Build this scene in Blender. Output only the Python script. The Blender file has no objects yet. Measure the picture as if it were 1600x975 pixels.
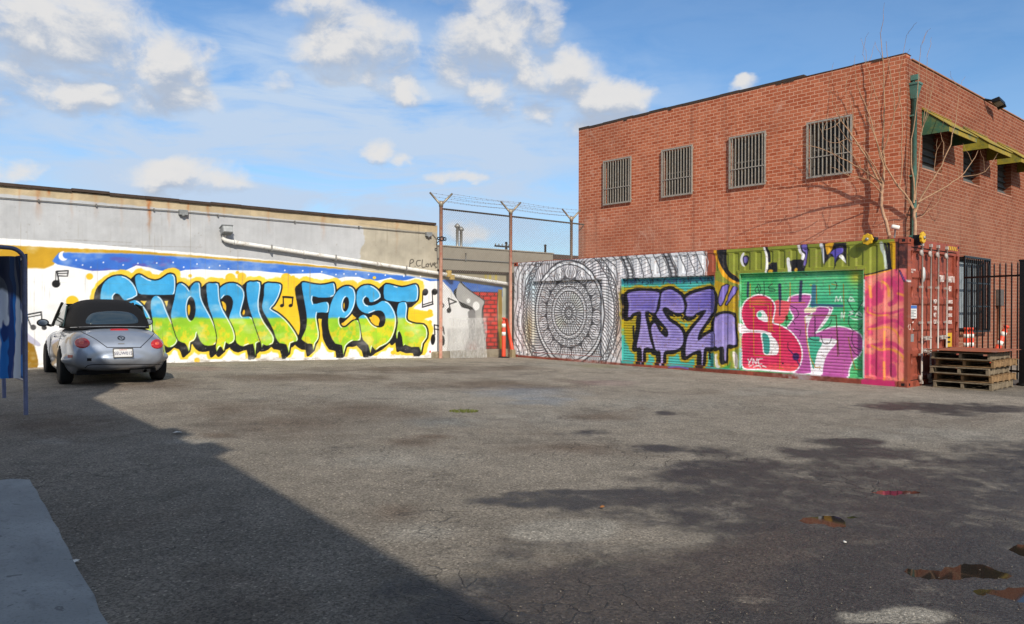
EXPO = 0.05; WALL_GAIN = .92; CONT_GAIN = 1.1; BRICK_R = .52
CLOUD_D = (3.25, 3.75, 4.6); CLOUD_L = (5.85, 5.75, 5.65); SKY_TINT = (.66, .90, 1.08); VEIL_C = (3.9, 4.9, 6.3)
import bpy, bmesh, math, random
import numpy as np
from mathutils import Vector, Matrix
random.seed(7)
C = bpy.context.scene.collection
PI = math.pi
# ------------------------------------------------------------------ survey of the photograph (camera position and angles)
F_PX, TILT, YAW, ROLL, CAM_H = 1191.2, .0044, .7263, .0031, 1.5
def ray(px, py):
    u, v = px - 800, py - 487.5
    cr, sr = math.cos(ROLL), math.sin(ROLL)
    u, v = u*cr + v*sr, -u*sr + v*cr
    X, Y2 = u/F_PX, -v/F_PX
    ct, st = math.cos(TILT), math.sin(TILT)
    Z = ct + Y2*st; Y = Y2*ct - st
    c, s = math.cos(YAW), math.sin(YAW)
    return np.array([X*c + Z*s, -X*s + Z*c, Y])
O_ = np.array([0, 0, CAM_H])
def on_z(px, py, z=0.0):
    d = ray(px, py); return O_ + d*((z - CAM_H)/d[2])
def on_y(px, py, y):
    d = ray(px, py); return O_ + d*(y/d[1])
def on_x(px, py, x):
    d = ray(px, py); return O_ + d*(x/d[0])
def to_px(x, y, z):
    x = np.asarray(x, float); y = np.asarray(y, float); z = np.asarray(z, float) - CAM_H
    c, s = math.cos(YAW), math.sin(YAW)
    X = x*c - y*s; Z = x*s + y*c
    ct, st = math.cos(TILT), math.sin(TILT)
    Z2 = Z*ct - z*st; Y2 = z*ct + Z*st
    u = F_PX*X/Z2; v = -F_PX*Y2/Z2
    cr, sr = math.cos(ROLL), math.sin(ROLL)
    return 800 + u*cr - v*sr, 487.5 + u*sr + v*cr
def sstep(a, b, x):
    t = np.clip((np.asarray(x, float) - a)/(b - a), 0, 1); return t*t*(3 - 2*t)
def ground_z(x, y):            # the yard rises gently towards the painted wall's far end
    return .30*sstep(1, 18, y)*np.clip(1 - (np.asarray(x, float) - 5)/12, 0, 1)*sstep(-12, -2, x)
def on_ground(px, py):
    z = 0.
    for _ in range(12):
        p = on_z(px, py, z); z = float(ground_z(p[0], p[1]))
    return np.array([p[0], p[1], z])
WY = 17.57      # painted wall plane
CX = 15.38      # container's painted side
CY0, CY1, CH, CW = 5.885, 17.235, 2.89, 2.74
BX, BY, BH, BL = 18.51, 7.15, 7.36, 10.37   # brick building corner

# ------------------------------------------------------------------ object helpers
def empty(name, loc, rz=0, label=None, cat=None, group=None):
    o = bpy.data.objects.new(name, None); C.objects.link(o)
    o.location = loc; o.rotation_euler = (0, 0, rz); o.empty_display_size = .2
    o['o'] = [float(v) for v in loc]
    tag(o, label, cat, group); return o
def tag(o, label=None, cat=None, group=None, kind=None):
    if label: o['label'] = label
    if cat: o['category'] = cat
    if group: o['group'] = group
    if kind: o['kind'] = kind
    return o
def copy_tree(o, parent=None):
    c = o.copy(); C.objects.link(c)
    if parent: c.parent = parent
    for ch in list(o.children): copy_tree(ch, c)
    return c
class MB:
    def __init__(s): s.v = []; s.f = []; s.mi = []; s.sm = []; s.cur = 0; s.smooth = False
    def add(s, vs, fs):
        n = len(s.v); s.v += [tuple(map(float, p)) for p in vs]
        for f in fs: s.f.append(tuple(i + n for i in f)); s.mi.append(s.cur); s.sm.append(s.smooth)
        return s
    def box(s, a, b, M=None):
        x0, y0, z0 = [min(p, q) for p, q in zip(a, b)]; x1, y1, z1 = [max(p, q) for p, q in zip(a, b)]
        vs = [(x0,y0,z0),(x1,y0,z0),(x1,y1,z0),(x0,y1,z0),(x0,y0,z1),(x1,y0,z1),(x1,y1,z1),(x0,y1,z1)]
        if M is not None: vs = [M @ Vector(p) for p in vs]
        return s.add(vs, [(0,3,2,1),(4,5,6,7),(0,1,5,4),(1,2,6,5),(2,3,7,6),(3,0,4,7)])
    def tube(s, pts, r, n=8, cap=True):
        pts = [Vector(p) for p in pts]
        rs = r if isinstance(r, (list, tuple)) else [r]*len(pts)
        N = len(pts); vs = []; up = None
        for i, p in enumerate(pts):
            d = (pts[min(i+1, N-1)] - pts[max(i-1, 0)]).normalized()
            if up is None: up = Vector((0,0,1)) if abs(d.z) < .9 else Vector((1,0,0))
            a = d.cross(up)
            if a.length < 1e-5: a = d.cross(Vector((0,1,.3)))
            a.normalize(); b = a.cross(d).normalized(); up = b
            for k in range(n):
                t = 2*PI*(k + .5)/n
                vs.append(p + (a*math.cos(t) + b*math.sin(t))*rs[i])
        fs = [(i*n+k, i*n+(k+1) % n, (i+1)*n+(k+1) % n, (i+1)*n+k) for i in range(N-1) for k in range(n)]
        if cap: fs += [tuple(range(n)), tuple(reversed(range((N-1)*n, N*n)))]
        sm = s.smooth; s.smooth = n > 5; s.add(vs, fs); s.smooth = sm; return s
    def prism(s, poly, M, h):                # polygon in local xy, extruded to z=h, placed by matrix M
        n = len(poly); vs = [M @ Vector((p[0], p[1], 0)) for p in poly] + [M @ Vector((p[0], p[1], h)) for p in poly]
        return s.add(vs, [tuple(reversed(range(n))), tuple(range(n, 2*n))] + [(i, (i+1) % n, (i+1) % n + n, i+n) for i in range(n)])
    def lathe(s, prof, M=None, n=20):        # (r, z) profile round local z
        vs = []; M = M or Matrix()
        for r, z in prof:
            for k in range(n): vs.append(M @ Vector((r*math.cos(2*PI*k/n), r*math.sin(2*PI*k/n), z)))
        m = len(prof)
        fs = [(i*n+k, i*n+(k+1) % n, (i+1)*n+(k+1) % n, (i+1)*n+k) for i in range(m-1) for k in range(n)]
        fs += [tuple(reversed(range(n))), tuple(range((m-1)*n, m*n))]
        sm = s.smooth; s.smooth = True; s.add(vs, fs); s.smooth = sm; return s
    def ball(s, c, r, n=12, M=None):
        rx, ry, rz = r if isinstance(r, (tuple, list)) else (r, r, r)
        prof = [(math.sin(PI*i/n) + 1e-4, -math.cos(PI*i/n)) for i in range(n+1)]
        return s.lathe(prof, (M or Matrix()) @ Matrix.Translation(c) @ Matrix.Diagonal((rx, ry, rz, 1)), n*2)
    def build(s, name, mats, parent=None, local=False, bevel=0, colors=None):
        o = (0, 0, 0)
        if parent is not None and not local: o = root_of(parent).get('o', (0, 0, 0))
        me = bpy.data.meshes.new(name)
        me.from_pydata([(x-o[0], y-o[1], z-o[2]) for x, y, z in s.v], [], s.f)
        mats = mats if isinstance(mats, (list, tuple)) else [mats]
        for m in mats: me.materials.append(m)
        me.polygons.foreach_set('material_index', s.mi); me.polygons.foreach_set('use_smooth', s.sm)
        me.update()
        ob = bpy.data.objects.new(name, me); C.objects.link(ob)
        if parent is not None: ob.parent = parent
        if bevel:
            b = ob.modifiers.new('Bevel', 'BEVEL'); b.width = bevel; b.segments = 2; b.limit_method = 'ANGLE'
        return ob
def root_of(o):
    while o.parent: o = o.parent
    return o
def frame_M(org, ux, uz):                    # matrix with local x=ux, local y=uz, local z=their cross
    ux = Vector(ux).normalized(); uz = Vector(uz).normalized(); n = ux.cross(uz)
    return Matrix(((ux.x, uz.x, n.x, org[0]), (ux.y, uz.y, n.y, org[1]), (ux.z, uz.z, n.z, org[2]), (0, 0, 0, 1)))
def grid_mesh(name, P, mats, parent=None, cols=None, mask=None, smooth=False, extra=None):   # P: (H,W,3) array
    H, W, _ = P.shape
    o = np.array(root_of(parent).get('o', (0,0,0)) if parent is not None else (0,0,0))
    me = bpy.data.meshes.new(name)
    idx = np.arange(H*W).reshape(H, W)
    q = np.stack([idx[:-1,:-1], idx[:-1,1:], idx[1:,1:], idx[1:,:-1]], -1).reshape(-1, 4)
    if mask is not None: q = q[mask.reshape(-1)]
    me.vertices.add(H*W); me.vertices.foreach_set('co', (P.reshape(-1,3) - o).astype(np.float32).ravel())
    n = len(q)
    me.loops.add(n*4); me.loops.foreach_set('vertex_index', q.astype(np.int32).ravel())
    me.polygons.add(n); me.polygons.foreach_set('loop_start', np.arange(0, n*4, 4, dtype=np.int32))
    me.polygons.foreach_set('use_smooth', np.full(n, smooth))
    me.update(calc_edges=True)
    if cols is not None:
        a = me.color_attributes.new('paint', 'FLOAT_COLOR', 'POINT')
        rgba = np.ones((H*W, 4), np.float32); rgba[:, :cols.shape[-1]] = cols.reshape(-1, cols.shape[-1]); a.data.foreach_set('color', rgba.ravel())
    for m in (mats if isinstance(mats, (list, tuple)) else [mats]): me.materials.append(m)
    ob = bpy.data.objects.new(name, me); C.objects.link(ob)
    if parent is not None: ob.parent = parent
    return ob
def text_mesh(name, s, size, M, mat, parent, squash=1.0, depth=.0015, align='LEFT', bold=0):
    cu = bpy.data.curves.new('t', 'FONT'); cu.body = s; cu.size = size; cu.align_x = align; cu.offset = bold; cu.resolution_u = 2
    cu.extrude = depth
    t = bpy.data.objects.new('t', cu)
    me = bpy.data.meshes.new_from_object(t)
    bpy.data.objects.remove(t); bpy.data.curves.remove(cu)
    o = root_of(parent).get('o', (0,0,0)) if parent is not None else (0,0,0)
    me.transform(Matrix.Translation((-o[0], -o[1], -o[2])) @ M @ Matrix.Diagonal((squash, 1, 1, 1)))
    me.materials.clear(); me.materials.append(mat); me.name = name
    ob = bpy.data.objects.new(name, me); C.objects.link(ob); ob.parent = parent
    return ob

# ------------------------------------------------------------------ materials
def lin(c): 
    c = np.asarray(c, float)/255.
    return np.where(c <= .04045, c/12.92, ((c + .055)/1.055)**2.4)
class NT:
    def __init__(s, tree): s.t = tree; s.n = tree.nodes; s.l = tree.links
    def new(s, typ, **kw):
        n = s.n.new(typ)
        for k, v in kw.items(): setattr(n, k, v)
        return n
    def link(s, a, b): s.l.new(a, b)
    def set(s, sock, v):
        if hasattr(v, 'is_output') or isinstance(v, bpy.types.NodeSocket): s.link(v, sock)
        else: sock.default_value = v
    def math(s, op, a, b=0., c=None, clamp=False):
        n = s.new('ShaderNodeMath', operation=op, use_clamp=clamp); s.set(n.inputs[0], a); s.set(n.inputs[1], b)
        if c is not None: s.set(n.inputs[2], c)
        return n.outputs[0]
    def vmath(s, op, a, b=(0,0,0)):
        n = s.new('ShaderNodeVectorMath', operation=op); s.set(n.inputs[0], a); s.set(n.inputs[1], b)
        return n.outputs['Value' if op in ('DOT_PRODUCT', 'LENGTH') else 'Vector']
    def mix(s, f, a, b, blend='MIX'):
        n = s.new('ShaderNodeMix', data_type='RGBA', blend_type=blend); s.set(n.inputs[0], f)
        for k, v in ((6, a), (7, b)):
            if isinstance(v, (tuple, list, np.ndarray)): v = tuple(map(float, v[:3])) + (1.,)
            s.set(n.inputs[k], v)
        return n.outputs[2]
    def noise(s, vec, scale, detail=4, rough=.55, dist=0., dim='3D'):
        n = s.new('ShaderNodeTexNoise', noise_dimensions=dim); s.set(n.inputs['Vector'], vec)
        n.inputs['Scale'].default_value = scale; n.inputs['Detail'].default_value = detail
        n.inputs['Roughness'].default_value = rough; n.inputs['Distortion'].default_value = dist
        return n.outputs['Fac']
    def ramp(s, f, a, b):          # smooth ramp from a to b -> 0..1
        n = s.new('ShaderNodeMapRange', interpolation_type='SMOOTHSTEP'); s.set(n.inputs[0], f)
        n.inputs[1].default_value = a; n.inputs[2].default_value = b
        return n.outputs[0]
    def pos(s): return s.new('ShaderNodeNewGeometry').outputs['Position']
    def obj(s): return s.new('ShaderNodeTexCoord').outputs['Object']
    def scale(s, v, k): return s.vmath('MULTIPLY', v, k)
    def bump(s, h, strength, dist=.01):
        n = s.new('ShaderNodeBump'); n.inputs['Strength'].default_value = strength; n.inputs['Distance'].default_value = dist
        s.set(n.inputs['Height'], h); return n.outputs[0]
def mat(name):
    m = bpy.data.materials.new(name); m.use_nodes = True
    nt = NT(m.node_tree); b = m.node_tree.nodes['Principled BSDF']; return m, nt, b
def col4(c): return tuple(map(float, c[:3])) + (1.,)
def plain(name, rgb, rough=.6, metal=0., var=.25, scale=6., dirt=None, dirt_amt=.5, spec=.4, bump=0., coat=0.):
    """a weathered uniform material: two-scale tone variation and optional dirt/rust patches"""
    m, nt, b = mat(name); base = lin(rgb); v = nt.obj()
    n1 = nt.noise(v, scale, 5, .6); n2 = nt.noise(v, scale*9, 3, .6)
    n = nt.math('ADD', nt.math('MULTIPLY', n1, .65), nt.math('MULTIPLY', n2, .35))
    c = nt.mix(nt.ramp(n, .3, .7), base*(1-var), np.minimum(base*(1+var), .9))
    if dirt is not None:
        nd = nt.noise(v, scale*1.7, 7, .65, .4)
        c = nt.mix(nt.math('MULTIPLY', nt.ramp(nd, .5, .66), dirt_amt), c, lin(dirt))
    nt.link(c, b.inputs['Base Color'])
    nt.link(nt.math('ADD', nt.math('MULTIPLY', n1, .25), rough - .12), b.inputs['Roughness'])
    b.inputs['Metallic'].default_value = metal; b.inputs['Specular IOR Level'].default_value = spec
    if coat: b.inputs['Coat Weight'].default_value = coat; b.inputs['Coat Roughness'].default_value = .06
    if bump: nt.link(nt.bump(n2, bump, .004), b.inputs['Normal'])
    return m
def glass(name, tint=(20, 26, 30), rough=.03, alpha=None):
    m, nt, b = mat(name); b.inputs['Base Color'].default_value = col4(lin(tint)); b.inputs['Roughness'].default_value = rough
    b.inputs['Specular IOR Level'].default_value = .6
    if alpha: b.inputs['Alpha'].default_value = alpha
    return m

# ------------------------------------------------------------------ numpy paint raster
def vnoise(X, Y, seed=0):
    xi = np.floor(X).astype(np.int64); yi = np.floor(Y).astype(np.int64); fx = X - xi; fy = Y - yi
    fx = fx*fx*(3-2*fx); fy = fy*fy*(3-2*fy)
    def h(a, b):
        n = (a*374761393 + b*668265263 + seed*144665) & 0x7fffffff
        n = ((n ^ (n >> 13))*1274126177) & 0x7fffffff
        return ((n ^ (n >> 16)) & 0xffff)/65535.
    return (h(xi,yi)*(1-fx) + h(xi+1,yi)*fx)*(1-fy) + (h(xi,yi+1)*(1-fx) + h(xi+1,yi+1)*fx)*fy
def fbm(X, Y, seed=0, octv=4):
    t = 0; a = .5; s = 0
    for i in range(octv): t = t + a*vnoise(X*2**i, Y*2**i, seed+i*17); s += a; a *= .5
    return t/s
def smooth_pts(p, n=4, closed=True):
    p = np.asarray(p, float); N = len(p); out = []
    for i in range(N if closed else N-1):
        if closed: a, b, c, d = p[(i-1) % N], p[i], p[(i+1) % N], p[(i+2) % N]
        else: a, b, c, d = p[max(i-1,0)], p[i], p[i+1], p[min(i+2,N-1)]
        for k in range(n):
            t = k/n
            out.append(.5*((2*b) + (-a+c)*t + (2*a-5*b+4*c-d)*t*t + (-a+3*b-3*c+d)*t**3))
    if not closed: out.append(p[-1])
    return np.array(out)
class Ras:
    def __init__(s, x0, y0, x1, y1, S):
        s.x0, s.y0, s.S = x0, y0, S
        s.W = int((x1-x0)*S); s.H = int((y1-y0)*S)
        s.X, s.Y = np.meshgrid(x0 + (np.arange(s.W)+.5)/S, y0 + (np.arange(s.H)+.5)/S)
        s.img = np.ones((s.H, s.W, 3))
        s.nz = (fbm(s.X/3, s.Y/3, 5, 3) - .5)
    def win(s, pts, pad):
        p = np.asarray(pts); a = np.floor((p.min(0) - pad - (s.x0, s.y0))*s.S).astype(int); b = np.ceil((p.max(0) + pad - (s.x0, s.y0))*s.S).astype(int)
        return slice(max(a[1],0), max(min(b[1], s.H),0)), slice(max(a[0],0), max(min(b[0], s.W),0))
    def sdf(s, poly, pad=14, full=True):
        w = s.win(poly, pad); X, Y = s.X[w], s.Y[w]
        d = np.full(X.shape, 1e9); ins = np.zeros(X.shape, bool); N = len(poly)
        for i in range(N):
            ax, ay = poly[i]; bx, by = poly[(i+1) % N]
            ex, ey = bx-ax, by-ay; L = ex*ex + ey*ey + 1e-12
            t = np.clip(((X-ax)*ex + (Y-ay)*ey)/L, 0, 1)
            d = np.minimum(d, (X-ax-t*ex)**2 + (Y-ay-t*ey)**2)
            if ay != by:
                c = ((ay > Y) != (by > Y)) & (X < (bx-ax)*(Y-ay)/(by-ay) + ax); ins ^= c
        d = np.sqrt(d); d[ins] *= -1
        if not full: return w, d
        o = np.full(s.X.shape, 60.); o[w] = d; return o
    def blend(s, a, col, w=None):
        im = s.img if w is None else s.img[w]
        col = np.asarray(col, float)
        if col.ndim == 1: col = col/255.
        im += (col - im)*a[..., None]
    def fill(s, poly, col, soft=.5, jit=0., n=4, alpha=1., grow=0.):
        p = smooth_pts(poly, n) if n > 1 else np.asarray(poly, float)
        w, d = s.sdf(p, 4 + soft*2 + grow, False)
        d = d - grow + s.nz[w]*jit
        s.blend(alpha*np.clip(.5 - d/(2*soft), 0, 1), col, w)
    def line(s, pts, r, col, soft=.4, n=4, alpha=1., jit=0.):
        p = smooth_pts(pts, n, False) if n > 1 and len(pts) > 2 else np.asarray(pts, float)
        w = s.win(p, r + soft*2 + 2); X, Y = s.X[w], s.Y[w]; d = np.full(X.shape, 1e9)
        for i in range(len(p)-1):
            ax, ay = p[i]; ex, ey = p[i+1]-p[i]; L = ex*ex + ey*ey + 1e-12
            t = np.clip(((X-ax)*ex + (Y-ay)*ey)/L, 0, 1); d = np.minimum(d, (X-ax-t*ex)**2 + (Y-ay-t*ey)**2)
        d = np.sqrt(d) + s.nz[w]*jit
        s.blend(alpha*np.clip(.5 - (d-r)/(2*soft), 0, 1), col, w)
    def ell(s, cx, cy, rx, ry, col, rot=0., soft=.4, alpha=1.):
        t = np.linspace(0, 2*PI, 25)[:-1]; c, q = math.cos(rot), math.sin(rot)
        s.fill(np.c_[cx + rx*np.cos(t)*c - ry*np.sin(t)*q, cy + rx*np.cos(t)*q + ry*np.sin(t)*c], col, soft, 0, 1, alpha)
    def at(s, px, py):
        fx = np.clip((px - s.x0)*s.S - .5, 0, s.W-1.001); fy = np.clip((py - s.y0)*s.S - .5, 0, s.H-1.001)
        x = fx.astype(int); y = fy.astype(int); fx = (fx-x)[..., None]; fy = (fy-y)[..., None]; I = s.img
        return (I[y,x]*(1-fx) + I[y,x+1]*fx)*(1-fy) + (I[y+1,x]*(1-fx) + I[y+1,x+1]*fx)*fy
def T(ox, oy, k, pts): return [(ox + x*k, oy + y*k) for x, y in pts]
# ------------------------------------------------------------------ mural on the long wall, laid out in survey units of the wall
def note(R, a, b, heads, k=(25, 25, 28)):    # stems + beam + heads
    for (x, y, rx, ry) in heads: R.ell(x, y, rx, ry, k, -.35)
def paint_long_wall():
    R = Ras(0, 285, 806, 600, 2.1); X, Y = R.X, R.Y
    K = (24, 24, 27)
    n1 = fbm(X/9, Y/9, 3, 4) - .5; n2 = fbm(X/60, Y/30, 9, 4) - .5; n3 = fbm(X/3.2, Y/60, 21, 3) - .5
    grey = np.array((186, 187, 188)) ; R.img[:] = grey/255.
    R.img *= (1 + .05*n2 + .025*n3)[..., None]
    # unpainted cement to the right
    edge = 566 + 6*n1 + 8*(vnoise(Y/14, Y*0, 4) - .5)
    cem = np.clip((X - edge)/1.2, 0, 1)
    R.blend(cem, np.array((178, 170, 152))/255.*(1 + .10*n2 + .07*n1 + .04*n3)[..., None])
    # beige parapet band with rust and the ragged white paint edge under it
    top = 290 + .0897*(X - 4); band = top + 13.5 + 2.5*n1 + 3*(X < 240)*0
    a = np.clip((band - Y)/1.5, 0, 1); R.blend(a, np.array((186, 168, 136))/255.*(1 + .16*n2 + .1*n1)[..., None])
    for cx, w, l, s in ((233, 3, 34, .8), (76, 3, 6, .7), (60, 5, 32, .35), (294, 2, 26, .4), (264, 2, 30, .3), (326, 2, 20, .45), (350, 2, 10, .3), (150, 3, 25, .2), (420, 2, 22, .25), (505, 3, 26, .25), (30, 2, 30, .2), (112, 2, 30, .2), (190, 2, 40, .15), (620, 2, 34, .2)):
        t = top.copy(); fall = np.clip(1 - (Y - t - 3)/(l*1.6), 0, 1)*(Y > t)
        m = np.exp(-((X - cx - 2*n1*3)/w)**2)*fall*s*(.6 + .8*vnoise(X/2, Y/7, 8)); R.blend(np.clip(m, 0, 1), (172, 98, 48))
    # thin horizontal board joints / scrapes
    for x0, y0, x1, y1 in ((175, 384, 315, 386), (95, 374, 205, 379), (560, 349, 682, 366), (430, 398, 640, 421)): R.line([(x0, y0), (x1, y1)], .35, (130, 120, 108), .5, 1, .5, 1.2)
    for _ in range(60):
        x = random.uniform(5, 680); y = 305 + .088*x + random.uniform(0, 60); R.ell(x, y, random.uniform(.4, 1.2), random.uniform(.3, .9), (140, 130, 118), alpha=random.uniform(.2, .6))
    # ---- mural
    def seam(x): return np.interp(x, [0, 4, 100, 200, 320, 400, 480, 560, 620, 690, 760, 806], [371.5, 372, 377, 386, 396, 403.5, 411, 419.5, 427, 437, 446, 452])
    s = seam(X) + 2.0*n1
    A = np.clip((Y - s)/1.2, 0, 1)*(X < 790); R.blend(A, (246, 245, 243))
    gold_t = np.interp(X, [0, 10, 85, 200, 274, 340, 430, 560, 600, 806], [381, 382, 386, 390.5, 396, 401, 407.5, 420, 425, 470]) + 1.6*n1
    gold_b = np.interp(X, [0, 70, 84, 96, 200, 274, 340, 430, 560, 600, 806], [418, 418, 412, 393, 395, 399.5, 404, 411, 422, 425, 460]) + 2.2*n1
    R.blend(np.clip((Y - gold_t)/1.6, 0, 1)*np.clip((gold_b + 3 - Y)/3., 0, 1), np.array((196, 152, 38))/255.*(1 + .12*n2)[..., None])
    blue_t = np.interp(X, [0, 78, 92, 200, 274, 340, 430, 560, 690, 806], [420, 410, 393.5, 395, 399.5, 404, 411, 422, 436, 446]) + 2*n1
    blue_b = np.interp(X, [0, 80, 90, 108, 145, 165, 178, 196, 213, 232, 250, 272, 290, 315, 335, 358, 400, 436, 450, 470, 500, 520, 527, 540, 560, 575, 590, 610, 622, 636, 650, 660, 672, 690, 700, 806],
                              [400, 408, 414, 417, 424, 423, 422, 423, 415, 418, 423, 427, 422, 421, 422.5, 422.5, 423.5, 427, 428.5, 428, 427, 432, 436, 433, 433, 438, 439, 434, 440, 438, 434, 436, 440, 439, 445, 470]) + .8*n1
    mb = np.clip((Y - blue_t)/2.5, 0, 1)*np.clip((blue_b - Y)/1., 0, 1)*np.clip((X - 78 - 5*n1)/6, 0, 1)
    bl = np.stack([62 + 25*n2, 116 + 30*n2, 208 + 30*n2], -1)/255.
    R.blend(mb, bl)
    pm = np.clip(fbm(X/22, Y/9, 31, 3) - .56, 0, 1)*4*np.exp(-((X - 220)/70)**2)*mb; R.blend(np.clip(pm, 0, .6), (112, 78, 160))
    # moon and stars
    w, d1 = R.sdf(smooth_pts([(99+7.5*math.cos(t), 400+7.5*math.sin(t)) for t in np.linspace(0, 2*PI, 13)[:-1]], 2), 10, False)
    d2 = np.hypot(R.X[w] - 104, R.Y[w] - 398) - 6.2
    R.blend(np.clip(.5 - np.maximum(d1, -d2)*1.2, 0, 1), (240, 240, 245), w)
    for x, y in ((119, 406.5), (129, 414), (142, 417.5), (161.5, 410), (192.5, 414), (215.5, 411.5), (245, 411), (270.6, 410), (287, 417.5), (307.8, 412.5), (327, 418), (343.5, 415), (357, 420), (445, 422.5), (473, 423), (502.7, 424.6), (525, 429), (537.5, 428), (556, 428), (576, 429), (602, 430), (631, 431.5), (657, 432), (562, 434), (730, 445), (738, 450), (757, 451), (770, 449)):
        R.ell(x, y, 1.15, 1.15, (245, 246, 250))
    # olive corner bottom left and lilac shade shape
    R.fill([(30, 520), (44, 523), (56, 548), (58, 575), (30, 575)], (150, 112, 30), .6, .5); R.fill([(30, 500), (44, 521), (62, 536), (60, 541), (40, 530)], (188, 186, 205), .8)
    R.fill([(30, 398), (40, 405), (44, 412), (37, 416), (30, 420)], (224, 112, 60), 1.2); R.fill([(28, 414), (38, 414), (40, 420), (30, 428)], (40, 120, 80), 1)
    # ---- the letters
    A3 = lambda p: T(130, 400, .20625, p); A4 = lambda p: T(440, 400, .18466, p)
    S1 = A3([(410,300),(395,235),(350,178),(290,150),(220,158),(165,195),(138,250),(130,340),(150,420),(200,470),(270,500),(320,520),(335,560),(300,600),(230,610),(170,600),(180,680),(280,700),(400,690),(480,650),(518,580),(520,520),(500,450),(460,385),(420,345),(385,335),(345,350),(310,368),(270,370),(235,350),(225,310),(245,285),(275,292),(300,325),(330,335)])
    T1a = A3([(393,165),(410,143),(440,145),(490,175),(545,187),(590,175),(640,140),(675,138),(695,160),(698,230),(690,285),(660,293),(560,295),(440,290),(415,270),(400,220)])
    T1b = A3([(515,340),(535,308),(565,302),(600,335),(625,400),(655,470),(690,540),(712,600),(712,650),(680,685),(640,690),(600,660),(560,620),(530,560),(525,480),(512,400)])
    A1 = A3([(715,218),(745,205),(785,232),(805,262),(815,240),(840,207),(865,200),(885,215),(890,300),(915,370),(960,450),(1000,540),(1020,610),(1010,660),(970,678),(920,675),(885,640),(862,580),(856,612),(838,642),(812,655),(808,690),(800,722),(790,690),(770,660),(720,640),(690,560),(668,480),(668,420),(690,330),(702,260)])
    A1h = A3([(818+34*math.cos(t), 400+90*math.sin(t)) for t in np.linspace(0, 2*PI, 17)[:-1]])
    N1a = A3([(935,215),(980,207),(1022,210),(1028,262),(1035,340),(1060,410),(1100,480),(1135,550),(1150,610),(1140,650),(1105,668),(1080,655),(1066,718),(1050,690),(1030,690),(1012,722),(1006,680),(1015,620),(1000,540),(975,450),(950,380),(938,300)])
    N1b = A3([(1027,262),(1062,222),(1110,205),(1165,212),(1210,250),(1222,300),(1210,360),(1193,430),(1207,462),(1245,458),(1280,470),(1310,530),(1345,600),(1340,650),(1312,662),(1303,758),(1288,664),(1215,684),(1165,660),(1150,610),(1125,540),(1105,470),(1128,400),(1135,340),(1110,300),(1070,300),(1040,330)])
    K1a = A3([(1240,205),(1290,196),(1340,200),(1338,280),(1330,340),(1335,420),(1370,500),(1420,570),(1445,620),(1435,665),(1390,678),(1362,668),(1353,695),(1345,650),(1310,550),(1280,460),(1255,380),(1240,300)])
    K1b = A3([(1375,212),(1430,205),(1490,212),(1500,240),(1480,310),(1445,370),(1420,400),(1470,430),(1530,480),(1580,540),(1622,610),(1620,645),(1570,662),(1558,738),(1540,670),(1490,660),(1460,620),(1440,560),(1400,480),(1370,430),(1355,380),(1370,300)])
    F1 = A4([(170,240),(190,222),(250,235),(330,245),(400,235),(440,228),(452,260),(455,310),(440,340),(380,352),(310,350),(262,342),(268,405),(330,395),(385,388),(402,420),(398,465),(380,480),(300,480),(300,560),(315,640),(312,700),(285,740),(268,797),(260,745),(220,740),(175,710),(172,690),(205,620),(215,540),(205,450),(185,340)])
    E1 = A4([(470,300),(520,262),(570,255),(612,280),(627,350),(612,430),(580,490),(540,525),(500,520),(487,530),(490,570),(510,600),(545,600),(580,570),(615,545),(652,547),(668,590),(672,650),(665,712),(620,716),(592,722),(545,760),(522,840),(512,755),(455,740),(410,660),(393,560),(405,450),(430,370)])
    E1h = A4([(543+27*math.cos(t)+8*math.sin(t)*-.8, 408+62*math.sin(t)) for t in np.linspace(0, 2*PI, 17)[:-1]])
    S2 = A4([(838,350),(825,300),(780,260),(730,245),(675,258),(640,300),(632,370),(645,430),(680,470),(735,487),(790,465),(840,462),(870,490),(880,540),(865,590),(830,605),(785,592),(750,560),(720,512),(690,497),(652,525),(665,580),(675,650),(690,710),(735,755),(752,822),(765,765),(797,797),(830,772),(890,742),(935,690),(965,600),(967,510),(940,440),(900,390),(850,380),(810,405),(760,420),(712,412),(693,375),(715,345),(740,362),(745,388),(785,385)])
    T2a = A4([(865,270),(885,238),(950,250),(1020,265),(1090,250),(1135,240),(1155,270),(1155,340),(1140,380),(1080,387),(1000,388),(920,380),(870,360)])
    T2b = A4([(1000,395),(1050,390),(1063,440),(1055,520),(1075,555),(1140,575),(1200,580),(1230,620),(1230,690),(1195,740),(1180,818),(1165,770),(1100,770),(1045,750),(1028,760),(1020,690),(1000,640),(985,650),(978,702),(968,660),(985,560),(975,480),(985,420)])
    letters = [S1, T1a, T1b, A1, N1b, N1a, K1a, K1b, F1, E1, S2, T2a, T2b]; holes = {3: A1h, 9: E1h}
    D = []
    for i, p in enumerate(letters):
        d = R.sdf(smooth_pts(p, 2), 20)
        if i in holes: d = np.maximum(d, -R.sdf(smooth_pts(holes[i], 2), 26))
        D.append(d)
    U = np.minimum.reduce(D); S = R.S
    def sh(a, dx, dy):                      # shift by survey units, filling with far
        o = np.full_like(a, 60.); ix, iy = int(round(dx*S)), int(round(dy*S)); H, W = a.shape
        o[max(iy,0):H+min(iy,0), max(ix,0):W+min(ix,0)] = a[max(-iy,0):H-max(iy,0), max(-ix,0):W-max(ix,0)]; return o
    B = U - 2.4
    for k in range(1, 11): B = np.minimum(B, sh(U, -.85*k, .78*k) - 2.2)
    foot0 = np.interp(X, [0, 264, 440, 690, 800], [574, 564, 561, 556, 556]); B = np.where(Y > foot0 + .8*n1, np.maximum(B, .8), B)
    glow = np.minimum.reduce([B, sh(U, 3.5, -2.5) - 1.6])
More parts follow.
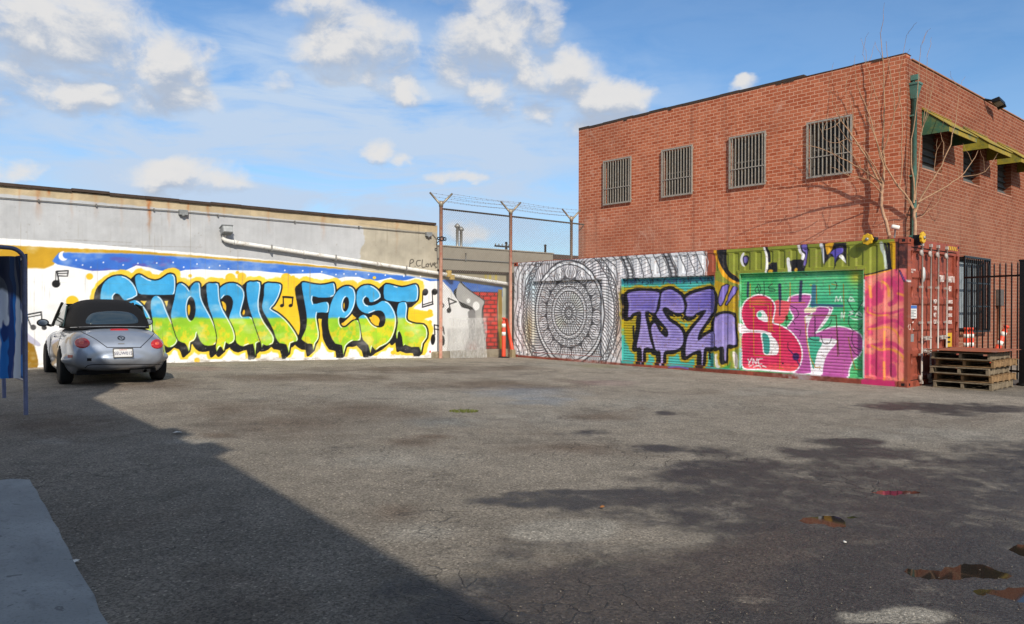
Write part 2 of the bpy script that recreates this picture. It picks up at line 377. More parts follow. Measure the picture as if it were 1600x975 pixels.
    ym = np.clip(.5 - (glow - 4.6 + 5*n1 + 5*n2)/1.8, 0, 1)
    yel = np.stack([248 + 8*n2, 208 + 24*n2, 62 + 40*n1], -1)/255.
    R.blend(ym*(Y > 418)*np.clip((foot0 - 1 + 3*n1 - Y), 0, 1), yel)
    R.fill([(428, 470), (440, 440), (455, 432), (470, 440), (476, 470), (474, 520), (462, 535), (448, 505)], (247, 200, 42), .8, 1.5)
    R.fill([(630, 470), (640, 480), (660, 485), (674, 487), (676, 494), (664, 498), (655, 504), (640, 498), (630, 500)], (247, 200, 42), .8, 1.)
    for x, y, r in ((140, 432, 5.6), (308, 563, 4.6), (614, 551, 3.7), (371, 426, 3), (360, 434, 8), (378, 432, 7), (297, 431, 3), (447, 434, 8), (585, 434, 2.6), (113, 471, 10), (458, 433, 3), (672, 503, 3), (672, 487, 4)): R.ell(x, y, r, r*.9, (246, 196, 44), soft=.7)
    R.blend(np.clip(.5 - B*1.3, 0, 1), K)
    for hx, hy, rx, ry in ((294.5, 485, 2.6, 9), (350.5, 478, 2.4, 4.6), (381, 488, 1.6, 4), (536, 479, 2.2, 7), (586, 501, 7, 7.5), (553, 497, 2, 2.4), (536, 506, 2.5, 1.6)): R.ell(hx, hy, rx, ry, (238, 184, 40), .1)
    R.fill(A4([(765,505),(800,505),(830,545),(805,590),(775,565)]), (242,190,40), .5)
    R.fill(A4([(318,540),(332,560),(345,660),(335,740),(322,790),(312,760)]), (246,198,42), .6)
    for d in D:
        R.blend(np.clip(.5 - (d - 1.5)*1.3, 0, 1)*(U > -.1), K)
    for i, d in enumerate(D):
        R.blend(np.clip(.5 - (d - 1.3)*1.4, 0, 1), K)
        gb = 497 + 3*n1 + 2*n2
        g = np.clip((Y - gb + 1.8)/3.6, 0, 1)[..., None]
        yl = np.clip(fbm(X/7, Y/9, 41, 3) - .52, 0, 1)[..., None]*7*np.clip((Y - 500)/8, 0, 1)[..., None]
        c1 = np.stack([66 + 40*n2, 168 + 30*n2, 222 + 16*n2], -1); c2 = np.stack([160 + 50*n2, 206 + 20*n2, 46 + 0*n2], -1)
        c = c1*(1-g) + c2*g; c = c*(1-np.clip(yl, 0, .75)) + np.array((226, 204, 40))*np.clip(yl, 0, .75)
        c = c*(1 + .07*n1)[..., None]
        R.blend(np.clip(.5 - d*1.5, 0, 1), c/255.)
        gy, gx = np.gradient(d); m = (gx*S > .25)*1.
        for _ in range(2): m = (m + np.roll(m, 1, 0) + np.roll(m, -1, 0) + np.roll(m, 1, 1) + np.roll(m, -1, 1))/5
        hl = np.clip(1.25 - np.abs(d + 1.1)*1.25, 0, 1)*m; R.blend(np.clip(hl, 0, 1), (246, 250, 252))
    # music notes
    def beam(h1, h2, t1, t2, r=2.6, two=True, lw=.75):
        R.line([(h1[0]+r*.8, h1[1]), t1], lw, K, .35, 1); R.line([(h2[0]+r*.8, h2[1]), t2], lw, K, .35, 1); R.line([t1, t2], lw*1.3, K, .35, 1)
        if two:
            R.line([(t1[0], t1[1]+4), (t2[0], t2[1]+4)], lw*.9, K, .35, 1)
        for h in (h1, h2): R.ell(h[0], h[1], r, r*.85, K, -.4)
    R.ell(87.5, 443.5, 6.6, 6, K); R.line([(92, 440), (89, 424), (106.5, 423)], 1.1, K, .35, 1); R.line([(106.5, 423), (105.5, 431.5), (91, 431)], 1., K, .35, 1); R.line([(90, 427.5), (106, 427)], .8, K, .35, 1); R.line([(87, 440), (87.5, 424)], .8, K, .35, 1)
    R.line([(41, 492), (64.5, 487.5)], 1.1, K, .35, 1); R.line([(42, 496), (64.5, 492)], .8, K, .35, 1); R.line([(64.5, 488), (66, 511)], 1., K, .35, 1); R.line([(41, 492), (49, 511)], 1., K, .35, 1); R.ell(52, 511.5, 4.6, 4.2, K); R.ell(69, 512, 4.2, 3.6, K)
    beam((440.5, 477.5), (454, 477.5), (442.5, 463.5), (457.5, 464.5), 3.1, False, 1.0); R.line([(442.5, 464), (457.5, 465)], 1.5, K, .35, 1)
    R.ell(664.5, 456.5, 4.6, 5.6, K, .3); R.ell(679, 456, 4.6, 5, K, .3); R.line([(660.5, 458), (660, 480)], .8, K, .35, 1); R.line([(675.5, 458), (676, 474)], .8, K, .35, 1); R.line([(660, 476.5), (676, 471.5)], .8, K, .35, 1); R.line([(660, 480), (676.5, 475)], 1.1, K, .35, 1)
    R.line([(679.5, 523), (678.5, 507.5), (692.5, 511), (694, 522)], .9, K, .35, 1); R.line([(678.5, 514), (692.5, 516.5)], .8, K, .35, 1); R.ell(676.5, 530.5, 3.6, 8.5, K, .08); R.ell(691.5, 532, 3.4, 8, K, -.05)
    R.ell(701.5, 485, 3.4, 4.2, K, .3); R.line([(703.5, 484), (700.5, 466), (713, 471.5), (703, 475)], .9, K, .35, 1)
    R.line([(691, 474), (693.5, 477), (692, 480)], .8, K, .4, 1)
    # ---- the low wall: cement top, cloud, grey shape, red bricks, olive strip
    cm = np.clip((X - 684.5)*2, 0, 1)*np.clip((s - Y)/1.2, 0, 1); R.blend(cm, np.array((172, 162, 138))/255.*(1 + .1*n2 + .08*n1)[..., None])
    for x in (759, 766, 775): R.blend(np.exp(-((X-x)/1.6)**2)*np.clip((Y-425)/6, 0, 1)*np.clip((441-Y)/3, 0, 1)*.7, (206, 180, 40))
    R.fill([(694, 437), (740, 443), (780, 449), (780, 457), (737, 456), (720, 441), (717, 452), (712, 462), (704, 452)], (64, 112, 196), .5, .6)
    R.fill([(709, 455), (717, 447), (719, 440), (722, 444), (714, 466), (730, 476), (741, 483), (743, 500), (738, 497), (734, 484), (722, 480), (716, 470), (711, 463)], K, .5, .4)
    R.fill([(719, 441), (737, 456), (757, 470), (754, 482), (755, 512), (759, 546), (736, 546), (734, 520), (731, 500), (741, 490), (742, 482), (730, 476), (713, 464)], (176, 175, 172), .5, .5)
    R.fill([(731, 488), (740, 484), (743, 496), (741, 520), (737, 546), (726, 546), (733, 525), (734, 505)], (140, 138, 138), 1., 1.)
    R.ell(732, 470, 3.2, 3.8, (246,246,244)); R.ell(744, 478, 5.4, 7, (246,246,244))
    R.line([(719, 440.5), (727, 448), (740, 458), (757, 470), (754, 482), (753.5, 500), (757, 520), (759, 546)], .8, K, .4, 3)
    br = [(737, 456), (778, 457), (777, 480), (779, 546), (759.5, 546), (757.5, 520), (754.5, 500), (755, 482), (758, 470)]
    w, d = R.sdf(smooth_pts(br, 1), 4, False); xx, yy = R.X[w], R.Y[w]
    row = np.floor((yy - 456)/6.55); fr = (yy - 456)/6.55 - row; fc = ((xx - 738)/11.5 + .5*(row % 2)) % 1
    mort = np.maximum(np.clip(1 - np.minimum(fr, 1-fr)*6.55/1.0, 0, 1), np.clip(1 - np.minimum(fc, 1-fc)*11.5/1.0, 0, 1))
    bc = np.array((222, 50, 38))/255.*(1 + .2*(vnoise(np.floor((xx-738)/11.5+.5*(row % 2))*7, row*5, 3)-.5))[..., None]
    R.blend(np.clip(.5-d, 0, 1), bc, w); R.blend(np.clip(.5-d, 0, 1)*np.clip(mort*1.5, 0, 1)*.95, (44, 10, 10), w); R.blend(np.clip(1-np.abs(d)/.9, 0, 1), K, w)
    R.blend(np.clip((X-778)/.6, 0, 1)*np.clip((785 + 2*n1 - X), 0, 1)*(Y > 452), (160, 128, 38))
    R.blend(np.clip((X-784.5+2*n1)/1., 0, 1)*(Y > 448), np.array((196, 200, 184))/255.*(1 + .2*n2)[..., None]); R.blend(np.clip((X-789)/2., 0, 1)*(Y > 448), np.array((140, 152, 138))/255.*(1 + .2*n2)[..., None])
    R.blend(np.clip((Y - 539)/6, 0, 1)*np.exp(-((X - 765)/14)**2)*.6, (60, 20, 16))
    for x in (735, 741): R.blend(np.clip((Y-530)/12, 0, 1)*np.exp(-((X-x)/6)**2)*.35, (190, 90, 80))
    R.ell(672, 549.5, 1.3, 1.8, (210, 60, 60))
    # scribbled tag on the cement:  P.C Loves
    tg = (38, 34, 32)
    for st in ([(640,418),(641,407),(645,405.5),(646,409),(641,412)], [(648.5,416),(648.8,416.4)], [(657,407),(652,407.5),(650.5,412),(653,416),(657,414.5)], [(660,406),(659.5,417.5),(665,417)], [(668,412),(665.5,414),(667,417),(669.5,416),(669,412.5),(671.5,413)],
               [(672.5,411),(674,417),(676.5,411)], [(677.5,414),(680.5,412.5),(679,410.5),(677.5,414),(681,416.5)], [(685,409),(682.5,411),(685,413.5),(683,417.5),(680,418.5)], [(687.5,404),(684,410)]): R.line(st, .55, tg, .4, 3, .9)
    # foot of the wall: splash dirt
    foot = np.interp(X, [0, 264, 440, 690, 800], [575, 565, 562, 557, 556])
    R.blend(np.clip(1 - (foot - Y)/9, 0, 1)**2*np.clip(fbm(X/9, Y/4, 55, 4) - .42, 0, 1)*2.2, (150, 140, 124))
    # weathering: faint plaster joints, thin runs, sun-bleached patches, small chips
    for jy in (-22., 26., 78.): R.blend(np.clip(1 - np.abs(Y - (470 + jy + (X - 400)*(-jy)*.0010))/.5, 0, 1)*.16*(vnoise(X/40, Y*0, 14) > .3), (120, 116, 108))
    run = np.clip(vnoise(X/1.3, Y/90, 77) - .80, 0, 1)*4*np.clip(fbm(X/30, Y/40, 78, 3) - .45, 0, 1)*3; R.blend(np.clip(run, 0, .35), (132, 122, 104))
    R.blend(np.clip(fbm(X/26, Y/16, 79, 4) - .56, 0, 1)*1.4*(Y > s), (236, 232, 224)); chip = np.clip(fbm(X/2.2, Y/2.2, 80, 3) - .74, 0, 1)*9*np.clip((Y - 520)/40, 0, 1); R.blend(np.clip(chip, 0, .8), (170, 164, 150))
    R.img *= (1 + .07*n1 + .07*n2 + .03*n3)[..., None]
    R.img = np.clip(R.img, 0, 1); return R

# ------------------------------------------------------------------ paint on the container's long side
def paint_container():
    R = Ras(796, 362, 1428, 615, 3.0); X, Y = R.X, R.Y; K = (26, 25, 30)
    # plane coordinates of every raster cell (metres along the side and up)
    d = np.stack(np.vectorize(lambda a, b: tuple(ray(a, b)))(*np.meshgrid(np.linspace(796, 1428, 80), np.linspace(362, 615, 40))), -1)
    def bil(G, H, W):
        fy = np.linspace(0, G.shape[0]-1.001, H); fx = np.linspace(0, G.shape[1]-1.001, W); y = fy.astype(int); x = fx.astype(int); fy = (fy-y)[:,None,None]; fx = (fx-x)[None,:,None]
        return (G[y][:,x]*(1-fx)+G[y][:,x+1]*fx)*(1-fy)+(G[y+1][:,x]*(1-fx)+G[y+1][:,x+1]*fx)*fy
    d = bil(d, R.H, R.W); k = CX/d[..., 0]; PY = d[..., 1]*k; PZ = CAM_H + d[..., 2]*k
    n1 = fbm(X/5, Y/5, 3, 4) - .5; n2 = fbm(X/30, Y/24, 9, 4) - .5
    # ---- black-and-white medallion panel
    lav = np.stack([212 + 20*n2, 207 + 12*n2, 211 + 14*n2], -1)/255.
    R.img[:] = lav
    c0 = on_x(886, 489, CX); a = -(PY - c0[1]); b = PZ - c0[2]
    r = np.hypot(a/1.28, b/1.38) + .012*(fbm(a*4, b*4, 2, 3)-.5); th = np.arctan2(b, a)
    ink = np.zeros_like(r); white = np.zeros_like(r)
    def ring(r0, w=.0085): return np.clip(1.4 - np.abs(r - r0)/w*.7, 0, 1)
    def inr(a0, b0): return ((r >= a0) & (r < b0))*1.
    def spokes(n, w, tw=0., ph=0.): 
        q = (th + tw*r)*n/(2*PI) + ph; f = np.abs(q - np.round(q)); return np.clip(1.4 - f*(2*PI*r/n)/w*.8, 0, 1)
    for rr in (.035, .085, .13, .225, .45, .545, .69): ink = np.maximum(ink, ring(rr, .0085))
    ink = np.maximum(ink, inr(.085, .22)*spokes(18, .010)); ink = np.maximum(ink, inr(.245, .45)*spokes(40, .0095))
    q = th*30/(2*PI); f = (q - np.round(q))*(2*PI*.62/30); bead = np.hypot(f, r - .62)
    ink = np.maximum(ink, inr(.555, .685)*np.clip(1.5 - np.abs(bead - .042)/.009, 0, 1)); ink = np.maximum(ink, inr(.555, .685)*np.clip(1.5 - bead/.014, 0, 1))
    q2 = th*40/(2*PI); f2 = np.abs(q2 - np.round(q2)); ink = np.maximum(ink, np.clip(1.4 - np.abs(r - .475 - .05*np.sqrt(np.clip(1-(f2*2)**2, 0, 1)))/.01, 0, 1)*inr(.475, .54))
    def petals(n, r0, r1, ph, lines):
        q = th*n/(2*PI) + ph; f = np.abs(q - np.round(q))*2; t = np.clip((r - r0)/(r1 - r0), 0, 1)
        wd = np.sin(PI*np.clip(t*.93 + .03, 0, 1)**.8)**.8*.98; o = np.zeros_like(r); sc = PI*(r0 + r1)/2/n
        for s_ in lines: o = np.maximum(o, np.clip(1.4 - np.abs(f - wd*s_)*sc/.0095, 0, 1)*inr(r0, r1)*(t < s_**.4))
        o = np.maximum(o, np.clip(1.4 - np.hypot(f*sc, (r - (r0*.55 + r1*.45)))/.016, 0, 1)); return o
    ink = np.maximum(ink, petals(16, .70, .985, .25, (1., .62, .3)))
    q = th*16/(2*PI) + .25; f = np.abs(q - np.round(q))*2; t_ = np.clip((r - .70)/.285, 0, 1); wd = np.sin(PI*np.clip(t_*.93 + .03, 0, 1)**.8)**.8*.98; ink = np.maximum(ink, inr(.70, .97)*np.clip((f - wd)*9, 0, 1)*np.clip(1.5 - 1.6*t_, 0, .9))
    for rr in (.985, 1.065): ink = np.maximum(ink, ring(rr, .010))
    white = np.maximum(white, inr(.985, 1.065)*.8); white = np.maximum(white, inr(0, .7)*.35)
    q = spokes(110, .0095, .55); ink = np.maximum(ink, inr(1.075, 1.33)*q)
    for rr in (1.075, 1.335, 1.46): ink = np.maximum(ink, ring(rr, .011))
    q = th*96/(2*PI); f = (q - np.round(q))*(2*PI*1.4/96); bead = np.hypot(f, r - 1.4); ink = np.maximum(ink, np.clip(1.5 - np.abs(bead - .034)/.01, 0, 1)*inr(1.34, 1.46)); white = np.maximum(white, np.clip(1.5 - bead/.03, 0, 1)*inr(1.34, 1.46))
    # plumes beyond the outer chain
    wv = r + .06*np.sin(th*9) ; out = (r > 1.46)*1.
    q = (wv - 1.46)/.13; f = np.abs(q - np.round(q)); ink = np.maximum(ink, out*np.clip(1.3 - f*.13/.014, 0, 1)); bi = np.floor(q + .5)
    q = th*(34 + 14*(bi % 3)) + wv*14; f = np.abs(np.sin(q)); ink = np.maximum(ink, out*(bi % 2 == 1)*np.clip(1.2 - f/.28, 0, 1))
    white = np.maximum(white, out*(bi % 3 == 0)*.5)
    # upper band right of the medallion: sweeping arcs
    ub = ((X > 962) & (Y < 446))*1.; cxp = 905; rr = np.hypot(X - cxp, (Y - 480)*1.35)
    q = (X - .36*(Y - 410) + .005*(Y - 410)**2)/13.5 + .06*np.sin(Y/7); bi = np.floor(q); f = q - bi; arc = np.clip(1.3 - np.minimum(f, 1-f)*13.5/.9, 0, 1)
    st = np.abs(np.sin((Y - 400)*(.5 + .22*(bi % 2)) + X*.25)); tie = (bi % 3 != 0)*np.clip(1.15 - st/.34, 0, 1)*(f > .08)*(f < .92); dots = (bi % 5 == 2)
    i2 = np.maximum(arc, tie*.85); i2 = np.where(dots & (f > .1) & (f < .9), np.maximum(arc, 1 - np.clip(1.5 - np.hypot((f-.5)*11.5, ((Y/5.2) % 1 - .5)*5.2)/2., 0, 1)), i2)
    w2 = np.where(bi % 3 == 0, .7, .15)
    ink = ink*(1-ub) + i2*ub; white = white*(1-ub) + w2*ub
    R.blend(white, (226, 224, 228)); 
    tint = np.exp(-((X - 826)/7)**2)*np.exp(-((Y - 515)/28)**2); R.blend(tint*.45, (206, 170, 84)); tint = np.exp(-((X - 965)/5)**2)*np.exp(-((Y - 500)/50)**2); R.blend(tint*.4, (222, 140, 90))
    R.blend(np.clip(1 - np.abs(X - 828)/12, 0, 1)*np.exp(-((Y-450)/22)**2)*.35, (120, 180, 205)); R.blend(np.clip(inr(.1, .45)*.35*n2*3, 0, .3), (190, 200, 150))
    R.blend(np.clip(ink + .25*n1*ink, 0, 1)*.80, (36, 35, 40))
    R.img *= (1 - .05*((PY > 13.69) & (PY < 16.41) & (PZ < 2.30)))[..., None]*np.array((.98, 1.0, 1.0))
    rail = np.interp(X, [796, 900, 1110, 1420], [552.5, 561, 574, 595]) + 1.5*n1
    # ---- red-brown field between the panels
    brn = np.clip((X - 1101 - 2*n1)/1.5, 0, 1); R.blend(brn*(Y < 437), (150, 74, 52)); R.line([(1104, 394), (1103, 402), (1106, 410), (1103, 420), (1104, 430)], .9, (220, 205, 200), .5)
    P7 = lambda p: T(960, 370, .22564, p); P8 = lambda p: T(1110, 360, .2564, p); Q1 = lambda p: T(1110, 370, .10256, p); Q2 = lambda p: T(1260, 370, .10256, p); Q3 = lambda p: T(1150, 440, .16414, p); Q4 = lambda p: T(1260, 440, .18519, p)
    # ---- middle panel: three purple letters
    pan = np.clip((X - 970.5)*2, 0, 1)*np.clip(1156 - X, 0, 1)*np.clip((Y - np.interp(X, [970, 1116, 1117, 1156], [435.5, 431, 448, 470]))/1., 0, 1)
    R.blend(pan, np.stack([70 + 30*n2, 168 + 30*n2, 160 + 26*n2], -1)/255.)
    R.fill(P7([(35,395),(75,350),(120,420),(130,620),(140,780),(90,770),(50,650)]), (168, 148, 30), 2.2, 5, 2)
    R.fill(P7([(690,300),(860,300),(860,910),(690,900)]), (176, 142, 26), 1.5, 3, 1)
    R.blend(pan*np.clip((np.interp(X, [970, 1116], [446, 441]) - Y)/2, 0, 1)*(X < 1116)*.9, np.stack([44 + 40*n1, 110 + 60*n1, 128 + 60*n1], -1)/255.)
    for k in range(26):
        x = 975 + k*5.4 + random.uniform(-2, 2); y = 438 - k*.15; R.line([(x, y+random.uniform(-1, 6)), (x+random.uniform(-3, 4), y+random.uniform(-3, 7)), (x+random.uniform(-4, 6), y+random.uniform(0, 9))], .5, random.choice([(20, 24, 48), (30, 30, 40), (70, 60, 130)]), .4, 2, .85)
    R.fill(P7([(690,770),(860,760),(860,915),(690,905)]), (140, 150, 60), 1., 3, 1); R.fill(P7([(695,800),(735,790),(740,860),(735,900),(700,900)]), (206, 200, 196), .8, 1.5); R.fill(P7([(745,860),(785,800),(800,880),(790,910),(750,905)]), (70, 150, 70), .8, 1); R.fill(P7([(815,800),(850,820),(852,900),(830,905)]), (214, 205, 200), .8, 1); R.ell(1124, 569, 2.4, 3.6, (226, 222, 220))
    TT = P7([(75,395),(130,375),(220,372),(300,385),(292,450),(270,530),(205,520),(220,620),(240,720),(255,775),(195,775),(188,880),(178,880),(172,775),(140,765),(160,660),(170,560),(165,520),(115,535),(100,555),(80,550),(85,470)])
    SS = P7([(310,395),(340,368),(375,360),(415,378),(455,410),(475,470),(470,520),(430,530),(390,520),(345,490),(325,510),(370,580),(430,620),(465,670),(465,740),(430,780),(370,790),(332,805),(326,905),(308,905),(305,800),(275,790),(255,720),(240,640),(255,600),(275,600),(300,650),(340,690),(358,680),(350,640),(310,590),(275,540),(300,490)])
    ZZ = P7([(480,420),(560,380),(680,365),(690,500),(660,540),(620,600),(580,660),(570,715),(620,680),(685,655),(690,760),(640,770),(612,780),(602,885),(590,885),(585,790),(520,810),(480,825),(490,700),(540,620),(590,560),(620,510),(560,530),(530,555),(480,545),(490,470)])
    II = P7([(697,560),(815,540),(830,640),(840,745),(775,750),(768,850),(755,850),(750,760),(697,757)])
    DD = [R.sdf(smooth_pts(p, 3), 16) for p in (TT, SS, ZZ, II)]; U = np.minimum.reduce(DD)
    ext = U - 4.2
    sx, sy = int(-4*R.S), int(3*R.S); ext = np.minimum(ext, np.roll(np.roll(U, sx, 1), sy, 0) - 3.0)
    R.blend(np.clip(.5 - (ext - 3.4 + 5*n1)*.45, 0, 1)*pan, (172, 150, 36))
    R.blend(np.clip(.5 - (ext + 2.2*n1)*.9, 0, 1), K)
    for cx, cy, l in ((1001, 552, 22), (1033, 560, 18), (1096, 553, 18), (1106, 545, 16), (987, 510, 20), (1131, 545, 20)): R.line([(cx, cy), (cx+.5, cy+l)], 1.5, K, .5, 1)
    for cx, cy in ((1014, 494), (1052, 495), (1068, 502), (1073, 508), (1086, 494), (1031, 513), (1104, 511), (1064, 493)): R.line([(cx-2, cy-3), (cx+2, cy), (cx-1, cy+4)], .6, (190, 160, 40), .5, 1)
    for dd in DD:
        R.blend(np.clip(.5 - (dd - 1.4 + n1)*1.1, 0, 1)*(U > -.2), K)
        hl = np.exp(-((dd + 3.2)/1.3)**2)*.4
        R.blend(np.clip(.5 - (dd + .8*n1)*1.2, 0, 1), (np.stack([122 + 60*n2 + np.clip(Y - 470, 0, 90)*.42, 108 + 50*n2 + np.clip(Y - 470, 0, 90)*.42, 182 + 24*n2 + np.clip(Y - 470, 0, 90)*.22], -1)/255.)*(1 + .08*n1)[..., None]); R.blend(np.clip(hl, 0, 1)*(dd < 0), (176, 168, 222))
    for dd in DD[:3]: R.blend(np.clip(1.1 - np.abs(dd)/1.1, 0, 1), K)
    for p in ([(720,430),(745,345),(790,335),(760,410),(740,470),(725,470)], [(765,470),(800,390),(830,335),(848,360),(810,420),(785,455)]):
        R.fill(P7(p), K, .5, .5, 2, 1., 1.6); R.fill(P7(p), (128, 112, 190), .5, .4, 2)
    R.line(P7([(770,440),(800,360)]), .5, (210, 170, 50), .4, 1)
    # ---- olive band above the last shutter
    ob = np.clip((X - 1117)*1.5, 0, 1)*np.clip((np.interp(X, [1110, 1154, 1155, 1349, 1351, 1390, 1395], [436, 450, 428, 421, 430, 420, 419]) - Y), 0, 1)*np.clip((1398 - X), 0, 1)
    R.blend(ob, np.stack([132 + 30*n2, 138 + 30*n2, 48 + 10*n2], -1)/255.)
    R.fill(Q1([(60,180),(240,180),(232,300),(245,450),(300,540),(380,590),(440,650),(440,720),(340,700),(200,620),(120,480),(70,330)]), (226, 160, 30), .5, .8); R.fill(Q1([(105,180),(240,180),(234,300),(245,450),(300,540),(380,600),(440,650),(440,690),(360,670),(240,580),(150,430),(105,300)]), K, .5, .4)
    R.fill(Q1([(470,270),(510,240),(500,330),(520,440),(480,440),(450,360)]), (228, 226, 226), .4); R.fill(Q1([(490,310),(530,280),(575,310),(560,400),(520,445),(495,390)]), K, .4); R.fill(Q1([(500,320),(545,305),(550,370),(515,400)]), (96, 86, 150), .5)
    R.line(Q1([(820,160),(845,260),(855,350),(850,460),(840,560)]), 1.7, (232, 230, 230), .4); R.line(Q1([(850,160),(880,260),(885,370)]), 2.0, K, .4); R.fill(Q1([(870,430),(920,390),(1010,390),(1020,580),(860,580)]), K, .5, .3, 1); R.ell(*Q1([(915,525)])[0], 3.8, 2.8, (206, 160, 40))
    R.line(Q1([(1180,340),(1185,420),(1210,540)]), 2.6, (232, 230, 230), .4); R.fill(Q1([(1205,370),(1260,345),(1400,345),(1440,420),(1430,580),(1240,560)]), K, .5, .3, 1); R.ell(*Q1([(1300,505)])[0], 2.4, 3.4, (206, 160, 40))
    R.line(Q1([(1345,130),(1365,220),(1405,270),(1400,330)]), 2.4, (226, 224, 228), .4); R.fill(Q1([(1370,120),(1480,120),(1470,300),(1450,420),(1410,440),(1400,380),(1430,280),(1385,220)]), K, .4); R.fill(Q1([(1395,120),(1465,120),(1462,250),(1440,420),(1412,430),(1425,330),(1440,250),(1400,200)]), (112, 98, 176), .4)
    R.fill(Q2([(250,90),(610,90),(600,200),(595,430),(560,330),(500,330),(440,400),(420,500),(400,420),(420,330),(360,300),(260,440),(250,250)]), K, .5, .3, 1)
    R.fill(Q2([(200,110),(245,100),(265,250),(262,420),(235,300)]), (214, 216, 220), .4); R.fill(Q2([(290,110),(410,90),(380,180),(320,270),(300,230)]), (216, 160, 34), .4); R.fill(Q2([(350,250),(420,190),(540,170),(540,240),(470,290),(440,360),(425,420),(415,330),(380,260)]), (92, 80, 176), .5); R.fill(Q2([(490,300),(530,270),(570,320),(590,400),(540,350)]), (232, 232, 228), .4)
    R.fill(Q2([(280,400),(370,300),(410,310),(415,480),(270,500)]), (134, 140, 46), .5, 0, 1)
    R.line(Q2([(1140,100),(1150,190),(1190,280),(1215,480)]), 2.8, (176, 186, 176), .5); R.line(Q2([(1190,110),(1215,250),(1245,490)]), 1.9, K, .4); R.fill(Q2([(1225,90),(1275,90),(1290,480),(1240,490)]), K, .4, 0, 1); R.fill(Q2([(1262,75),(1350,75),(1350,520),(1290,520),(1275,300)]), (216, 164, 20), .4, 0, 1)
    R.blend(np.exp(-((X-1343)/9)**2 - ((Y-390)/6)**2)*.55, (70, 78, 30))
    # ---- last shutter: green ground, red and mauve letters
    sp = np.clip((X - 1155.5)*2, 0, 1)*np.clip((1349.5 - X)*2, 0, 1)*np.clip(Y - np.interp(X, [1155, 1349], [427, 421]), 0, 1)
    R.blend(sp, np.stack([78 + 60*n2 + 30*n1, 176 + 30*n2 + 20*n1, 112 + 50*n2], -1)/255.); R.blend(sp*np.exp(-((X-1290)/50)**2)*np.exp(-((Y-470)/35)**2)*.6, (70, 184, 150)); R.blend(sp*np.exp(-((X-1335)/11)**2)*np.exp(-((Y-432)/12)**2)*.8, (190, 172, 50))
    red = np.stack([208 + 30*n2 + 10*n1, 48 + 40*n2, 92 + 24*n2], -1)/255.
    def fillm(p, colr, halo=2.2, hc=(238, 232, 236), n=3):
        dd = R.sdf(smooth_pts(p, n), 8); 
        if halo: R.blend(np.clip(.5 - (dd - halo)*1.1, 0, 1)*sp, hc)
        R.blend(np.clip(.5 - dd*1.2, 0, 1)*sp, colr); return dd
    mauve = np.stack([184 + 24*n2, 92 + 26*n2, 160 + 20*n2], -1)/255.
    fillm(Q3([(500,150),(690,130),(660,240),(640,300),(800,260),(900,250),(800,420),(680,500),(665,600),(700,820),(690,870),(540,860),(600,760),(600,640),(540,540),(470,460),(490,420),(540,340),(500,260)]), mauve)
    fillm(Q4([(60,230),(180,235),(110,360),(60,440),(100,425),(180,395),(270,385),(370,410),(440,450),(468,530),(430,620),(380,660),(340,760),(325,855),(120,840),(125,740),(160,620),(240,520),(230,490),(120,480),(20,500),(0,400)]), mauve)
    R.fill(Q4([(10,500),(60,485),(230,485),(215,540),(160,600),(130,700),(115,835),(40,830),(20,700)]), (236, 232, 236), .5, .3); R.fill(Q4([(12,505),(60,500),(120,520),(80,600),(60,680),(45,740),(20,640)]), (70, 172, 140), .5)
    R.fill(Q3([(670,540),(780,530),(760,600),(720,700),(690,640)]), (70, 172, 140), .5); R.fill(Q3([(640,330),(720,320),(650,400)]), (236, 230, 230), .5); R.fill(Q3([(650,250),(740,245),(735,290),(640,295)]), (232, 220, 190), .5)
    R.fill(Q3([(360,180),(480,190),(500,220),(470,330),(420,400),(350,390),(340,280)]), (226, 92, 104), .8, 1.); 
    Sr = Q3([(40,330),(50,240),(100,170),(200,130),(300,160),(350,230),(340,320),(330,395),(400,420),(490,470),(560,550),(605,650),(600,760),(540,850),(380,845),(200,830),(60,820),(45,700),(45,500),(130,480),(80,430)])
    ds = fillm(Sr, red); R.blend(np.clip(.5 - ds, 0, 1)*sp*np.clip((Y - 566 + 8*n1)/9, 0, 1)*.75, (238, 96, 96)); R.blend(np.clip(.5 - ds, 0, 1)*sp*np.exp(-((X-1182)/13)**2)*np.exp(-((Y-470)/6)**2)*.6, (206, 120, 70))
    R.line(Q3([(40,420),(80,460),(150,470),(240,475),(310,500)]), 1.8, (238, 226, 232), .5); R.fill(Q3([(178,315),(196,282),(240,272),(266,300),(288,345),(286,382),(240,378),(195,352)]), (236, 234, 234), .5); R.fill(Q3([(22,400),(60,415),(112,462),(255,474),(330,500),(240,492),(120,486),(45,492),(24,470)]), (238, 228, 232), .5); R.ell(*Q3([(210,315)])[0], 3.4, 4.4, (90, 186, 150))
    R.fill(Q3([(220,495),(280,490),(350,540),(390,610),(380,690),(320,700),(250,690),(235,600)]), (236, 234, 234), .5); R.fill(Q3([(235,500),(275,500),(305,560),(300,680),(255,680),(245,600)]), (62, 150, 140), .5)
    og = (198, 140, 40); bk = (30, 30, 36); nv = (52, 48, 96)
    for st in ([(120,20),(118,250),(160,250),(160,330)], [(150,240),(155,700),(310,710)], [(120,200),(130,195),(320,195),(310,480)], [(140,215),(290,225),(295,470)], [(400,400),(405,700),(400,830),(435,830)], [(320,330),(330,470),(360,480)], [(500,10),(500,200),(640,200)], [(640,340),(650,480),(665,600),(690,720),(740,820),(790,815)], [(690,30),(750,40),(750,170)]): R.line(Q3(st), .65, og, .4, 1, .9)
    for st in ([(0,288),(240,288),(250,630)], [(300,20),(305,330)], [(340,470),(370,640),(400,740),(450,745)], [(70,30),(75,200),(300,212)], [(180,30),(185,110)], [(200,20),(250,30)]): R.line(Q4(st), .7, (150, 110, 40), .4, 1, .9)
